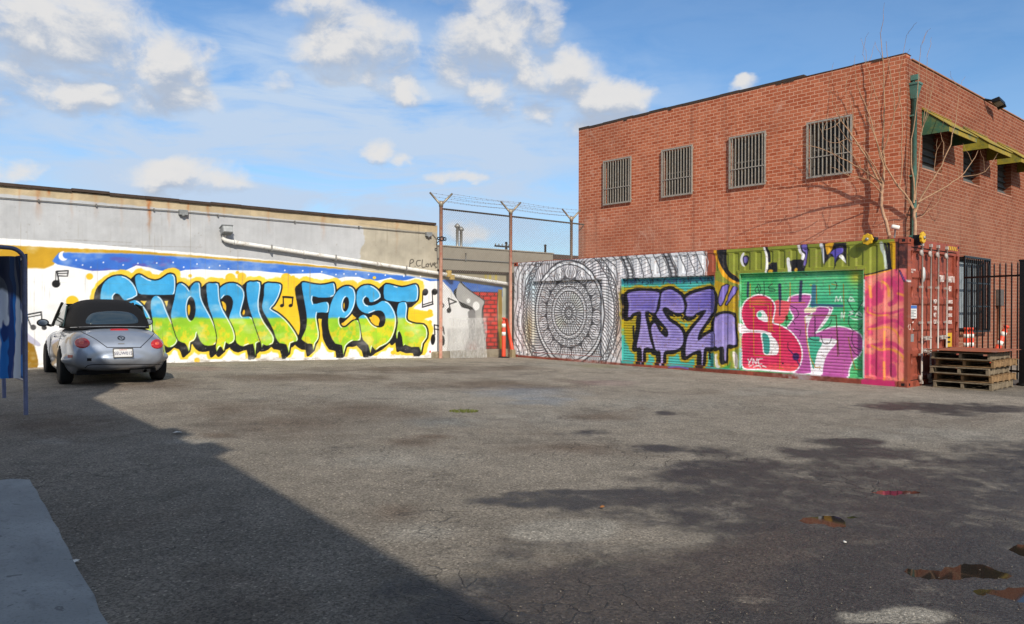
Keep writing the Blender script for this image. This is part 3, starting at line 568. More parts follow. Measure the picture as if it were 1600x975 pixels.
    R.line(Q4([(0,288),(240,288),(250,630)]), .35, (50, 30, 30), .3, 1); R.line(Q4([(238,300),(262,620)]), .5, (60, 40, 36), .4, 1)
    for st, w_ in (([(400,30),(405,170)], 2.3), ([(405,170),(400,320)], 1.), ([(605,0),(595,180)], 2.3), ([(100,10),(95,140)], 1.6)): R.line(Q3(st), w_, (46, 44, 78), .8, 1, .9)
    R.line(Q4([(50,40),(48,130),(40,200)]), 3.6, (60, 110, 140), .9, 1, .9); R.line(Q4([(30,195),(150,200),(290,205)]), 2., (54, 90, 128), .9, 1, .9)
    for st in ([(190,40),(165,80),(190,110),(220,80),(205,30),(190,40),(210,120)], [(250,0),(255,130),(240,120)], [(330,20),(290,60),(350,70),(350,95),(300,90)], [(500,230),(560,260),(580,320),(540,360)], [(480,360),(530,380),(545,410)], [(470,340),(460,400),(480,450)], [(540,450),(600,470),(590,520)], [(680,530),(720,560),(780,560)], [(480,580),(480,640),(520,680)], [(735,330),(735,510)]): R.line(Q3(st), .5, bk, .35, 3, .85)
    for st in ([(330,150),(400,260),(470,150)], [(350,270),(345,350),(380,410),(440,400),(470,320),(420,290),(350,275)], [(380,420),(370,500),(400,560),(460,580)], [(60,310),(60,470)], [(110,450),(130,520),(180,520),(200,470)], [(200,320),(180,370),(130,410)], [(350,530),(390,600),(430,630)], [(230,0),(245,30),(230,65)]): R.line(Q4(st), .55, bk, .35, 3, .85)
    R.ell(*Q3([(555,715)])[0], 5.4, 6, (58, 34, 84), soft=1); R.line(Q3([(490,650),(540,700),(590,800)]), .8, (70, 40, 100), .4, 1); R.ell(*Q3([(468,345)])[0], 2.2, 4., (70, 70, 20)); R.ell(*Q3([(430,780)])[0], 1.4, 1.4, bk)
    wt = (226, 230, 226)
    for st in ([(230,170),(240,125),(255,165),(275,125),(285,170)], [(350,165),(385,150),(360,130),(350,165),(395,165)], [(450,200),(495,170),(470,210),(500,200)], [(280,310),(285,260),(300,305),(310,260)], [(380,250),(350,255),(380,270),(345,285)], [(400,290),(430,255),(460,290),(410,275)], [(360,305),(400,320),(470,310)]): R.line(Q4(st), .9, wt, .6, 2, .85)
    for i, st in enumerate(([(100,740),(115,765),(135,730)], [(115,765),(105,790)], [(145,790),(150,740),(175,785),(185,735)], [(235,735),(200,740),(200,785),(230,785)], [(110,810),(130,800)], [(150,815),(200,800),(220,820)], [(240,805),(270,815)])): R.line(Q3(st), 1., wt, .5, 2, .9)
    # ---- pink panel
    pk = np.clip((X - 1350.5)*1.5, 0, 1)*np.clip((1416 - X), 0, 1)*np.clip((Y - np.interp(X, [1350, 1397, 1416], [430, 420, 414])), 0, 1)
    w_ = fbm(X/16, Y/20, 61, 3); R.blend(pk, np.array((228, 116, 112))/255.*np.ones_like(R.img)); R.blend(pk*np.clip((w_ - .53)*9, 0, 1)*.85, (206, 62, 110)); R.blend(pk*np.clip((.46 - w_)*9, 0, 1)*.7, (236, 148, 124))
    mg = (196, 54, 108); ye = (232, 158, 62)
    for st, w2_, cc in (([(510,265),(600,275),(700,268),(800,240),(870,215)], 2.2, mg), ([(520,400),(600,360),(700,330),(780,345),(850,420),(880,560)], 3, mg), ([(520,545),(620,530),(720,520),(800,580),(860,640),(870,800),(820,900)], 3.2, mg), ([(600,20),(620,160)], 4.5, mg), ([(740,10),(750,150),(700,190)], 4, mg), ([(560,680),(600,720)], 5, mg), ([(720,720),(730,780)], 6, (186, 50, 110)), ([(880,250),(885,560),(860,660)], 2.4, mg),
                ([(515,220),(520,260),(600,285),(680,280)], 1.4, ye), ([(520,400),(600,395),(680,385),(760,430),(785,520)], 1.5, ye), ([(545,540),(620,575),(700,570),(790,610),(835,690),(840,790),(800,850)], 1.8, ye), ([(530,40),(540,130)], 2, ye), ([(640,0),(680,40),(690,120)], 2, ye), ([(770,100),(840,130),(860,210)], 2., ye), ([(655,420),(650,560)], 1.4, ye), ([(840,240),(845,330)], 1.4, ye), ([(650,680),(655,830)], 1.8, ye), ([(860,10),(865,60)], 1.6, ye)):
        q = Ras.line(R, Q4(st), w2_*.95, cc, 1.1, 4, .82)
    R.line(Q2([(885,585),(1000,560),(1130,525),(1290,480)]), 1.3, K, .4); R.line(Q2([(890,600),(1130,545),(1290,500)]), .9, ye, .5)
    R.fill(Q2([(1360,70),(1540,60),(1540,480),(1400,480),(1360,520)]), (62, 34, 34), .8, 1.2, 1); 
    bm = np.clip((X-1399)/2, 0, 1)*np.clip((Y-366), 0, 1)*np.clip(420-Y, 0, 1); R.blend(bm*np.clip((fbm(X/4, Y/5, 71, 3)-.5)*7, 0, 1)*.8, (124, 66, 54))
    R.line(Q2([(1420,520),(1500,690)]), 1.6, K, .4, 1); R.line(Q2([(1430,540),(1490,660)]), .8, (120, 70, 150), .4, 1)
    # yellow/black edge stripes and corner post rust on the very end
    R.blend(np.clip((X - 1411 + 2*n1)/2, 0, 1)*(Y > 440), (132, 66, 50))
    # ---- bottom rail, rust and scuffs
    bot = np.interp(X, [796, 832, 940, 972, 1115, 1156, 1348, 1350, 1420], [553, 556, 563, 567, 575.5, 578, 591.5, 591, 596]) + 1.2*n1
    keep = np.exp(-((X-925)/32)**2)
    R.blend(np.clip((Y - bot)/1.2, 0, 1)*(1 - keep*np.clip(.4+n1*2, 0, 1)), np.array((128, 62, 48))/255.*(1 + .5*n2 + .4*n1)[..., None]); R.blend(np.clip((Y - bot)/1.2, 0, 1)*np.clip((X-1345), 0, 1)*np.clip(1399-X, 0, 1), (190, 44, 100)); R.blend(np.clip((Y-bot+2)/3, 0, 1)*np.exp(-((X-1248)/36)**2)*np.clip(.5+3*n1, 0, 1), (150, 136, 138))
    R.line([(1045, 574), (1060, 573), (1075, 576)], 1.2, (108, 92, 170), .7)
    wear = np.clip(fbm(X/3, Y/2.5, 81, 5) - .66, 0, 1)*5; R.blend(np.clip(wear, 0, .4), (128, 98, 86))
    R.img *= (1 + .10*n1 + .05*n2)[..., None]; R.img = np.clip(R.img, 0, 1); return R
# ================================================================== camera, light, sky
SUN_EL = math.radians(34); SUN_D = Vector((.447, .894, 0)).normalized()
SUN_DIR = Vector((SUN_D.x*math.cos(SUN_EL), SUN_D.y*math.cos(SUN_EL), -math.sin(SUN_EL)))   # the way the light travels
cam = bpy.data.cameras.new('camera'); co = bpy.data.objects.new('camera', cam); C.objects.link(co)
cam.sensor_width = 36; cam.lens = 36*F_PX/1600; cam.clip_end = 3000; cam.clip_start = .05
fw = Vector((math.sin(YAW)*math.cos(TILT), math.cos(YAW)*math.cos(TILT), -math.sin(TILT))); rt = Vector((math.cos(YAW), -math.sin(YAW), 0)); up = rt.cross(fw)
rt2 = rt*math.cos(ROLL) + up*math.sin(ROLL); up2 = up*math.cos(ROLL) - rt*math.sin(ROLL)
co.matrix_world = Matrix(((rt2.x, up2.x, -fw.x, 0), (rt2.y, up2.y, -fw.y, 0), (rt2.z, up2.z, -fw.z, CAM_H), (0,0,0,1)))
bpy.context.scene.camera = co
sl = bpy.data.lights.new('sun', 'SUN'); sl.energy = 4.3; sl.angle = math.radians(.53); sl.color = (1, .93, .82)
so = bpy.data.objects.new('sun', sl); C.objects.link(so); so.rotation_euler = SUN_DIR.to_track_quat('-Z', 'Y').to_euler(); so.location = (-20, -40, 40)
sc = bpy.context.scene
sc.view_settings.view_transform = 'Standard'; sc.view_settings.look = 'None'; sc.view_settings.exposure = EXPO; sc.view_settings.gamma = 1
sc.cycles.use_denoising = True; sc.cycles.max_bounces = 6; sc.cycles.transparent_max_bounces = 12

def make_sky():
    w = bpy.data.worlds.new('World'); sc.world = w; w.use_nodes = True; nt = NT(w.node_tree)
    for n in list(nt.n): nt.n.remove(n)
    out = nt.new('ShaderNodeOutputWorld'); bg = nt.new('ShaderNodeBackground'); nt.link(bg.outputs[0], out.inputs[0]); bg.inputs[1].default_value = .13
    sky = nt.new('ShaderNodeTexSky', sky_type='NISHITA'); sky.sun_disc = False; sky.sun_elevation = SUN_EL
    sky.sun_rotation = math.atan2(-SUN_DIR.x, -SUN_DIR.y); sky.air_density = 1.; sky.dust_density = .5; sky.ozone_density = 2.2; sky.altitude = 50
    d = nt.new('ShaderNodeTexCoord').outputs['Generated']; sep = nt.new('ShaderNodeSeparateXYZ'); nt.link(d, sep.inputs[0])
    az = nt.math('ARCTAN2', sep.outputs[0], sep.outputs[1]); el = nt.math('ARCSINE', sep.outputs[2])
    cb = nt.new('ShaderNodeCombineXYZ'); nt.link(az, cb.inputs[0]); nt.link(el, cb.inputs[1]); uv = cb.outputs[0]
    st = nt.vmath('MULTIPLY', uv, (1, 1.35, 1))
    wn = nt.new('ShaderNodeTexNoise'); nt.link(st, wn.inputs['Vector']); wn.inputs['Scale'].default_value = 7; wn.inputs['Detail'].default_value = 5; wn.inputs['Roughness'].default_value = .6
    warp = nt.vmath('MULTIPLY', nt.vmath('SUBTRACT', wn.outputs['Color'], (.5, .5, .5)), (.10, .075, 0))
    # cumulus: (photo centre, half extents, weight)
    blobs = [(95,35,135,62,1.1),(190,60,60,50,.8),(262,98,58,42,1.15),(250,150,70,24,.8),(130,136,78,32,1.05),(60,100,80,40,.6),(555,72,84,52,1.1),(560,118,60,24,.8),(626,132,34,20,.9),(500,2,60,22,.7),
             (764,62,78,52,1.15),(740,100,60,40,.7),(838,45,26,34,.8),(770,152,34,24,.75),(800,8,70,16,.7),(880,120,64,36,1.),(956,148,66,34,1.1),(965,182,60,24,1.),(850,165,30,20,.8),(292,277,86,25,1.1),(320,268,45,18,.6),
             (596,236,26,18,.95),(632,246,20,9,.7),(716,268,34,11,.7),(728,366,44,16,.9),(1172,132,20,9,.7),(20,268,30,17,.9),(440,138,20,16,.45),(660,-60,140,40,.8),(-150,120,160,70,1.),(-80,260,90,30,.8)]
    def field(off):
        p = nt.vmath('ADD', nt.vmath('ADD', uv, warp), (0, off, 0)); acc = None
        for px, py, sx, sy, wgt in blobs:
            r = ray(px, py); a0 = math.atan2(r[0], r[1]); e0 = math.atan2(r[2], math.hypot(r[0], r[1]))
            k = F_PX*(1 + ((px-800)/F_PX)**2)
            q = nt.vmath('MULTIPLY', nt.vmath('SUBTRACT', p, (a0, e0, 0)), (k/sx/1.12, F_PX/sy/1.13*(1+((px-800)/F_PX)**2)**.5, 0))
            v = nt.math('MULTIPLY', nt.math('SUBTRACT', 1.0, nt.vmath('DOT_PRODUCT', q, q)), wgt)
            acc = v if acc is None else nt.math('SMOOTH_MAX', acc, v, .25)
        fb = nt.noise(nt.vmath('ADD', st, (0, off*1.35, 0)), 16, 7, .62, .3)
        return nt.math('ADD', nt.math('MAXIMUM', acc, -1.2), nt.math('MULTIPLY', nt.math('SUBTRACT', fb, .5), 2.6))
    D0 = field(0.); D1 = field(.022)
    mask = nt.math('MULTIPLY', nt.ramp(D0, -.38, .95), .95)
    lit = nt.ramp(nt.math('SUBTRACT', D0, D1), -.42, .55)
    fine = nt.noise(st, 40, 4, .6)
    lit = nt.math('ADD', lit, nt.math('MULTIPLY', nt.math('SUBTRACT', fine, .5), .3), clamp=True)
    ccol = nt.mix(lit, CLOUD_D, CLOUD_L)
    # thin high veil, thicker low in the sky on the painted wall's side
    vb = nt.vmath('MULTIPLY', nt.vmath('SUBTRACT', nt.vmath('ADD', uv, nt.vmath('MULTIPLY', warp, (2, 1, 1))), (.48, .215, 0)), (1.75, 6.2, 0))
    vg = nt.math('SUBTRACT', 1.1, nt.vmath('DOT_PRODUCT', vb, vb), clamp=True)
    vn = nt.noise(nt.vmath('MULTIPLY', st, (1, 3.2, 1)), 5, 6, .6, .6)
    veil = nt.math('MULTIPLY', nt.ramp(vn, .22, .62), nt.math('ADD', nt.math('MULTIPLY', vg, .95), .10), clamp=True)
    low = nt.math('MULTIPLY', nt.ramp(el, .30, .0), .36)
    veil = nt.math('ADD', veil, low, clamp=True)
    skyc = nt.mix(1., sky.outputs[0], SKY_TINT, 'MULTIPLY')
    fdot = nt.vmath('DOT_PRODUCT', d, (math.sin(YAW), math.cos(YAW), 0))
    away = nt.math('MAXIMUM', nt.ramp(el, .62, .85), nt.ramp(fdot, .25, -.15))      # unseen cloud overhead and behind, added to whiten the fill light
    gen = nt.math('MULTIPLY', away, nt.ramp(nt.noise(nt.vmath('MULTIPLY', d, (1, 1, 1.6)), 2.6, 7, .6, .4), .40, .58)); mask = nt.math('MAXIMUM', mask, nt.math('MULTIPLY', gen, .9))
    c = nt.mix(veil, skyc, VEIL_C); c = nt.mix(mask, c, ccol); nt.link(c, bg.inputs[0])
make_sky()

# ================================================================== ground
def axis(lo, a, b, hi, step): return np.concatenate([lo, np.arange(a, b, step), hi])
POOLS = ((1506,893,84,11,.026),(1604,924,60,15,.024),(1408,768,42,4,.020),(1290,811,50,8,.020),(1612,860,34,13,.022))
def ground_frame(cx, cy, rx, ry):
    o = on_ground(cx, cy); return o, on_ground(cx + rx, cy) - o, (on_ground(cx, cy - ry) - on_ground(cx, cy + ry))/2
def make_ground():
    gx = axis([-600,-150,-40,-12,-4], -1.5, 22, [22.5,24,27,32,45,90,250,700], .048); gy = axis([-600,-150,-40,-10,-3], -.5, 18.2, [18.6,20,24,32,50,120,300,800], .048)
    X, Y = np.meshgrid(gx, gy); Z = ground_z(X, Y) + .012*(fbm(X*.9, Y*.9, 3, 3) - .5)*sstep(.5, 3, X)
    for cx, cy, rx, ry, dp in POOLS:
        o, ux, uy = ground_frame(cx, cy, rx, ry); M = np.linalg.inv(np.array([[ux[0], uy[0]], [ux[1], uy[1]]])); dx, dy = X - o[0], Y - o[1]
        r = np.hypot(M[0,0]*dx + M[0,1]*dy, M[1,0]*dx + M[1,1]*dy)
        k = 1 - sstep(.25, 2.2, r); Z = Z*(1 - k) + k*(o[2] + .003*k) - dp*(1 - sstep(.25, 1.15, r + 1.9*(fbm(X*6.5, Y*6.5, 31, 4) - .5)))
    Z = Z + .007*(fbm(X*7, Y*7, 33, 3) - .5)*sstep(.5, 2, X)
    px, py = to_px(X, Y, Z)
    s, c = math.sin(YAW), math.cos(YAW); front = (X*s + Y*c) > 1.2
    n1 = fbm(X*1.1, Y*1.1, 11, 5) - .5; n2 = fbm(X*3.1, Y*3.1, 12, 5) - .5; n3 = fbm(X*.35, Y*.35, 13, 4) - .5
    def blob(cx, cy, rx, ry, soft=.5, wob=1.1):       # a stain round the ground point seen at (cx, cy)
        o = on_ground(cx, cy); ax = on_ground(cx + rx, cy) - o; k = (on_ground(cx, cy - ry) - on_ground(cx, cy + ry))/2
        M = np.linalg.inv(np.array([[ax[0], k[0]], [ax[1], k[1]]])); dx, dy = X - o[0], Y - o[1]
        r = np.hypot(M[0,0]*dx + M[0,1]*dy, M[1,0]*dx + M[1,1]*dy) + wob*(n1*.9 + n2*.7)
        return 1 - sstep(1 - soft, 1 + soft*.35, r)
    wet = np.zeros_like(X)
    for b in ((1350,860,330,120,.7),(1480,800,260,75,.7),(1130,730,150,32,.7),(900,778,190,20,.35),(1330,712,180,16,.9,1.5),(1500,725,160,14,.8),(1330,690,80,8,.6),(1050,890,320,60,.8),(850,940,260,60,.8),(1190,775,240,60,.7),(1560,900,200,90,.7),(1200,930,300,70,.8),(700,1000,200,60,.9),(640,920,90,26,.9),(1020,700,70,12,.9),(910,677,55,8,.8),(1440,635,160,9,.6),(1530,640,140,10,.6),(1040,645,25,5,.8),(1100,1010,600,50,.9)): wet = np.maximum(wet, blob(*b))
    reg = np.array([on_ground(*q)[:2] for q in ((690,770),(800,757),(905,752),(1010,702),(1110,690),(1180,712),(1280,702),(1400,712),(1500,690),(1640,688),(1900,760),(2300,1100),(900,1180),(440,1010),(620,925),(700,888),(760,850),(850,845),(960,838),(900,815),(800,800),(740,785))])
    d = np.full(X.shape, 1e9); ins = np.zeros(X.shape, bool)
    for i in range(len(reg)):
        ax, ay = reg[i]; bx, by = reg[(i+1) % len(reg)]; ex, ey = bx-ax, by-ay; t = np.clip(((X-ax)*ex + (Y-ay)*ey)/(ex*ex+ey*ey+1e-9), 0, 1); d = np.minimum(d, (X-ax-t*ex)**2 + (Y-ay-t*ey)**2)
        ins ^= ((ay > Y) != (by > Y)) & (X < (bx-ax)*(Y-ay)/(by-ay+1e-12) + ax)
    d = np.sqrt(d)*np.where(ins, -1, 1); wet = np.maximum(wet*.8, (.72 + .42*sstep(6.2, 3.2, np.hypot(X, Y)))*(1 - sstep(-.9, .5, d + 1.3*n1 + .8*n2 + .8*n3)))
    dry = np.zeros_like(X)
    for b in ((860,826,105,14,.3),(1430,962,100,16,.5,1.4),(1215,612,60,6,.4)): dry = np.maximum(dry, blob(*(b + (.7, 1.9) if len(b) == 4 else (b[:4] + (.35, 2.2)))))
    wet = np.clip(wet*(1 - .85*dry), 0, 1.25)*front
    brown = np.zeros_like(X)
    for b in ((340,680,40,5,.8),(430,660,120,22,1.),(640,690,50,8,1.),(670,682,45,6,.9),(560,640,160,18,1.),(770,600,160,9,.9),(480,590,150,8,.9),(620,576,170,6,.8),(800,575,60,5,.9),(930,650,70,8,.9),(1060,560,40,4,.9),(1150,860,50,8,.5),(1080,740,60,10,.8),(900,700,120,12,.9),(240,600,100,10,.9),(620,800,70,20,.9),(350,640,100,14,1.),(90,660,130,22,.9)): brown = np.maximum(brown, blob(*b)*.8)
    pale = np.zeros_like(X)
    for b in ((300,690,60,5,.6),(800,650,220,18,1.),(700,620,240,20,1.),(1215,612,80,7,.4),(1000,630,160,14,1.),(80,690,30,5,.4),(650,830,80,20,.9),(880,828,100,18,.4),(1430,960,140,30,.4,1.4),(955,570,180,7,.8),(600,720,140,18,1.),(1450,680,150,14,1.)): pale = np.maximum(pale, blob(*b)*.8)
    pale *= front; brown *= front
    # colour of the surface itself: aggregate, oil/water-darkened patches, brown soil film, pale worn fines, spilt paint
    base = np.array((.216, .186, .146)); dark = np.array((.046, .046, .048)); br = np.array((.118, .082, .056)); pl = np.array((.285, .260, .215)); sh_ = np.array((.125,.125,.128))
    cc = base[None,None,:]*(1 + .30*n3 + .24*n1 + .22*n2)[..., None]
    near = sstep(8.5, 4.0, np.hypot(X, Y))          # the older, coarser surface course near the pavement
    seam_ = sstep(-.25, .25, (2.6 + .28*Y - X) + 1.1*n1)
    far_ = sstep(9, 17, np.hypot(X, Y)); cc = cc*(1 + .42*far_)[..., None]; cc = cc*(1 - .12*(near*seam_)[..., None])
    for f, k in ((pale, pl), (brown, br)): cc = cc*(1 - f[..., None]*.9) + k*f[..., None]*.9*(1 + .35*n2)[..., None]
    for cx, cy, rx, ry, k, a in ((830,615,90,12,(.13,.19,.27),.35),(860,625,50,8,(.15,.22,.3),.3),(930,572,40,4,(.24,.22,.04),.3),(945,598,70,5,(.32,.2,.2),.3),(940,885,70,14,(.07,.12,.10),.35),(700,660,60,8,(.11,.15,.17),.25),(300,575,60,4,(.3,.12,.1),.3)): f = blob(cx, cy, rx, ry, .9)*a*front; cc = cc*(1-f[..., None]) + np.array(k)*f[..., None]
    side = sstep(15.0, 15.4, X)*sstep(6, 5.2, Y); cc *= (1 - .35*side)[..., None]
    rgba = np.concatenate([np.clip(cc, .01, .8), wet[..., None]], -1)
    m, nt, b = mat('asphalt'); v = nt.pos()
    at = nt.new('ShaderNodeVertexColor', layer_name='paint'); c = at.outputs['Color']
    g1 = nt.noise(v, 55, 3, .7); g2 = nt.noise(v, 150, 2, .6); g3 = nt.noise(v, 3.2, 6, .65, .4)
    vo = nt.new('ShaderNodeTexVoronoi', feature='F1'); nt.link(v, vo.inputs['Vector']); vo.inputs['Scale'].default_value = 80
    sepc = nt.new('ShaderNodeSeparateColor'); nt.link(vo.outputs['Color'], sepc.inputs[0])
    stone = nt.math('ADD', nt.math('MULTIPLY', nt.ramp(sepc.outputs[0], .0, 1.), .9), nt.math('MULTIPLY', nt.ramp(sepc.outputs[1], .95, .99), 1.5))
    gr = nt.math('ADD', nt.math('MULTIPLY', g1, .9), nt.math('MULTIPLY', g2, .5)); gr = nt.math('ADD', gr, nt.math('MULTIPLY', stone, .38))
    wm = nt.math('ADD', at.outputs['Alpha'], nt.math('MULTIPLY', nt.math('SUBTRACT', nt.noise(v, 4.5, 7, .70, .6), .5), 1.25)); wm = nt.math('ADD', wm, nt.math('MULTIPLY', nt.math('SUBTRACT', nt.noise(nt.vmath('ADD', v, (77, 0, 0)), 1.1, 5, .65, .5), .5), .8)); wm = nt.math('ADD', wm, nt.math('MULTIPLY', nt.math('SUBTRACT', gr, .85), .28)); wm = nt.ramp(wm, .26, .86)
    c = nt.mix(nt.math('MULTIPLY', wm, .93), c, (.036, .032, .029))
    f = nt.math('MULTIPLY_ADD', gr, 1.75, -.52); f2 = nt.math('MULTIPLY_ADD', g3, .9, .55)
    bl1 = nt.noise(v, .9, 8, .7, .6); bl2 = nt.noise(nt.vmath('ADD', v, (40, 7, 0)), 1.5, 8, .72, .3); bl3 = nt.noise(nt.vmath('ADD', v, (11, 60, 0)), .5, 7, .65, .8)
    c = nt.mix(nt.math('MULTIPLY', nt.ramp(bl1, .53, .68), .42), c, (.085, .070, .056)); c = nt.mix(nt.math('MULTIPLY', nt.ramp(bl2, .56, .70), .40), c, (.27, .235, .185)); c = nt.mix(nt.math('MULTIPLY', nt.ramp(bl3, .55, .66), .30), c, (.12, .086, .060))
    spk = nt.noise(nt.vmath('ADD', v, (3, 90, 0)), 13, 2, .5); c = nt.mix(nt.math('MULTIPLY', nt.ramp(spk, .72, .76), .5), c, (.035, .033, .031))
    c = nt.mix(1., c, nt.mix(1., (1,1,1), nt_rgb(nt, f), 'MULTIPLY'), 'MULTIPLY'); c = nt.mix(1., c, nt_rgb(nt, f2), 'MULTIPLY')
    # crazed cracks, only where a broad noise lets them through
    vw = nt.vmath('ADD', v, nt.vmath('MULTIPLY', nt.vmath('SUBTRACT', col_noise(nt, v, 2.2), (.5,.5,.5)), (.5,.5,0)))
    def cracks(sc_, w_, lo, hi, off):
        vd = nt.new('ShaderNodeTexVoronoi', feature='DISTANCE_TO_EDGE'); nt.link(nt.vmath('MULTIPLY', vw, (1,1,0)), vd.inputs['Vector']); vd.inputs['Scale'].default_value = sc_
        return nt.math('MULTIPLY', nt.ramp(vd.outputs['Distance'], w_, 0.), nt.ramp(nt.noise(nt.vmath('ADD', v, (off, 3, 0)), .55, 4, .6), lo, hi))
    ck = nt.math('MAXIMUM', cracks(5.0, .040, .51, .64, 0), nt.math('MULTIPLY', cracks(1.0, .010, .50, .60, 9), .6))
    ck = nt.math('MULTIPLY', ck, nt.ramp(nt.noise(v, 9, 3, .6), .3, .6))
    c = nt.mix(nt.math('MULTIPLY', ck, .58), c, (.018, .017, .016)); nt.link(c, b.inputs['Base Color'])
    nt.link(nt.math('MULTIPLY_ADD', wm, -.42, .92), b.inputs['Roughness']); b.inputs['Specular IOR Level'].default_value = .3
    h = nt.math('SUBTRACT', nt.math('ADD', gr, nt.math('MULTIPLY', g3, .8)), nt.math('MULTIPLY', ck, 1.2))
    nt.link(nt.bump(h, .8, .016), b.inputs['Normal'])
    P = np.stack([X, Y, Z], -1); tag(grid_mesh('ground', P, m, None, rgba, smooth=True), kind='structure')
def nt_rgb(nt, f):
    n = nt.new('ShaderNodeCombineColor'); [nt.link(f, n.inputs[i]) for i in range(3)]; return n.outputs[0]
def col_noise(nt, v, s):
    n = nt.new('ShaderNodeTexNoise'); nt.link(v, n.inputs['Vector']); n.inputs['Scale'].default_value = s; n.inputs['Detail'].default_value = 4; return n.outputs['Color']
make_ground()

def flat_patch(name, pts, m, lift, n=3, thick=0., jit=0.):
    """a thin horizontal patch on the ground through the ground points seen at pts"""
    p = smooth_pts(pts, n*3) if n > 1 else np.array(pts, float); c0 = p.mean(0); k_ = np.arange(len(p)); hw = np.ptp(p[:, 1])/2
    p = p + np.stack([(fbm(k_*.30 + c0[0], k_*0. + 1, 3, 4) - .5)*hw*1.6, (fbm(k_*.30, k_*0. + c0[1], 7, 4) - .5)*hw*1.1], -1)
    v = [on_ground(*q) for q in p]
    v = [(a[0] + random.uniform(-jit, jit), a[1] + random.uniform(-jit, jit), a[2]) for a in v]
    zt = float(np.mean([a[2] for a in v])) if thick == 0 else None
    b = MB()
    if thick == 0: b.add([(a[0], a[1], zt + lift) for a in v], [tuple(range(len(v)))]); 
    else:
        k = len(v); b.add([(a[0], a[1], a[2] + lift) for a in v] + [(a[0], a[1], a[2] - .2) for a in v], [tuple(range(k))] + [(i, (i+1) % k, (i+1) % k + k, i+k) for i in range(k)])
    o = b.build(name, m); return o
# concrete pavement strip at the camera's side
mc, nt, b = mat('pavement_concrete'); v = nt.pos()
n1 = nt.noise(v, 1.6, 6, .6); n2 = nt.noise(v, 60, 3, .6); c = nt.mix(nt.ramp(n1, .3, .7), (.235,.245,.238), (.33,.34,.33)); c = nt.mix(nt.math('MULTIPLY', nt.ramp(n2, .5, .72), .5), c, (.15,.15,.14)); c = nt.mix(nt.math('MULTIPLY', nt.ramp(nt.noise(nt.vmath('MULTIPLY', v, (3, 1, 1)), 5, 6, .7, .6), .52, .68), .45), c, (.14,.14,.135))
sp_ = nt.noise(v, 14, 2, .5, 1.); c = nt.mix(nt.math('MULTIPLY', nt.ramp(sp_, .68, .72), .6), c, (.08,.08,.08)); nt.link(c, b.inputs['Base Color']); b.inputs['Roughness'].default_value = .85; nt.link(nt.bump(n2, .3, .004), b.inputs['Normal'])
e0 = [on_ground(45, 751), on_ground(90, 830), on_ground(128, 905), on_ground(165, 978)]
edge = [(e0[0][0]-.05, e0[0][1]+.08)] + [(p[0], p[1]) for p in e0]; dx_ = e0[-1][0]
ys = np.linspace(e0[0][1]-.1, -6, 60); ex = np.interp(ys, [e0[3][1], e0[2][1], e0[1][1], e0[0][1]], [e0[3][0], e0[2][0], e0[1][0], e0[0][0]]) + np.array([random.uniform(-.009, .009) for _ in ys])
pts = [(-1., e0[0][1]+.05), (e0[0][0]-.12, e0[0][1]+.02)] + list(zip(ex, ys)) + [(-1., -6)]
b_ = MB(); k = len(pts); zt = [float(ground_z(x, y)) for x, y in pts]
zz = [max(0, z) + .03 for z in zt]
b_.add([(x, y, z) for (x, y), z in zip(pts, zz)] + [(x, y, z-.25) for (x, y), z in zip(pts, zz)], [tuple(range(k))] + [(i, i+k, (i+1) % k + k, (i+1) % k) for i in range(k)])
tag(b_.build('pavement', mc), kind='structure')
# rainwater standing in the shallow dips
mw, nt, b = mat('puddle_water'); b.inputs['Base Color'].default_value = (.020,.017,.014,1); b.inputs['Roughness'].default_value = .03; b.inputs['IOR'].default_value = 1.33
for px, py, rx, ry, d_ in POOLS:
    o, ux, uy = ground_frame(px, py, rx*1.5, ry*1.5); z = o[2] - .005; n = 40; B_ = MB()
    B_.add([(o[0] + ux[0]*math.cos(t) + uy[0]*math.sin(t), o[1] + ux[1]*math.cos(t) + uy[1]*math.sin(t), z) for t in np.linspace(0, 2*PI, n+1)[:-1]], [tuple(range(n))])
    me_ = B_.build('water', mw); tag(me_, kind='structure')
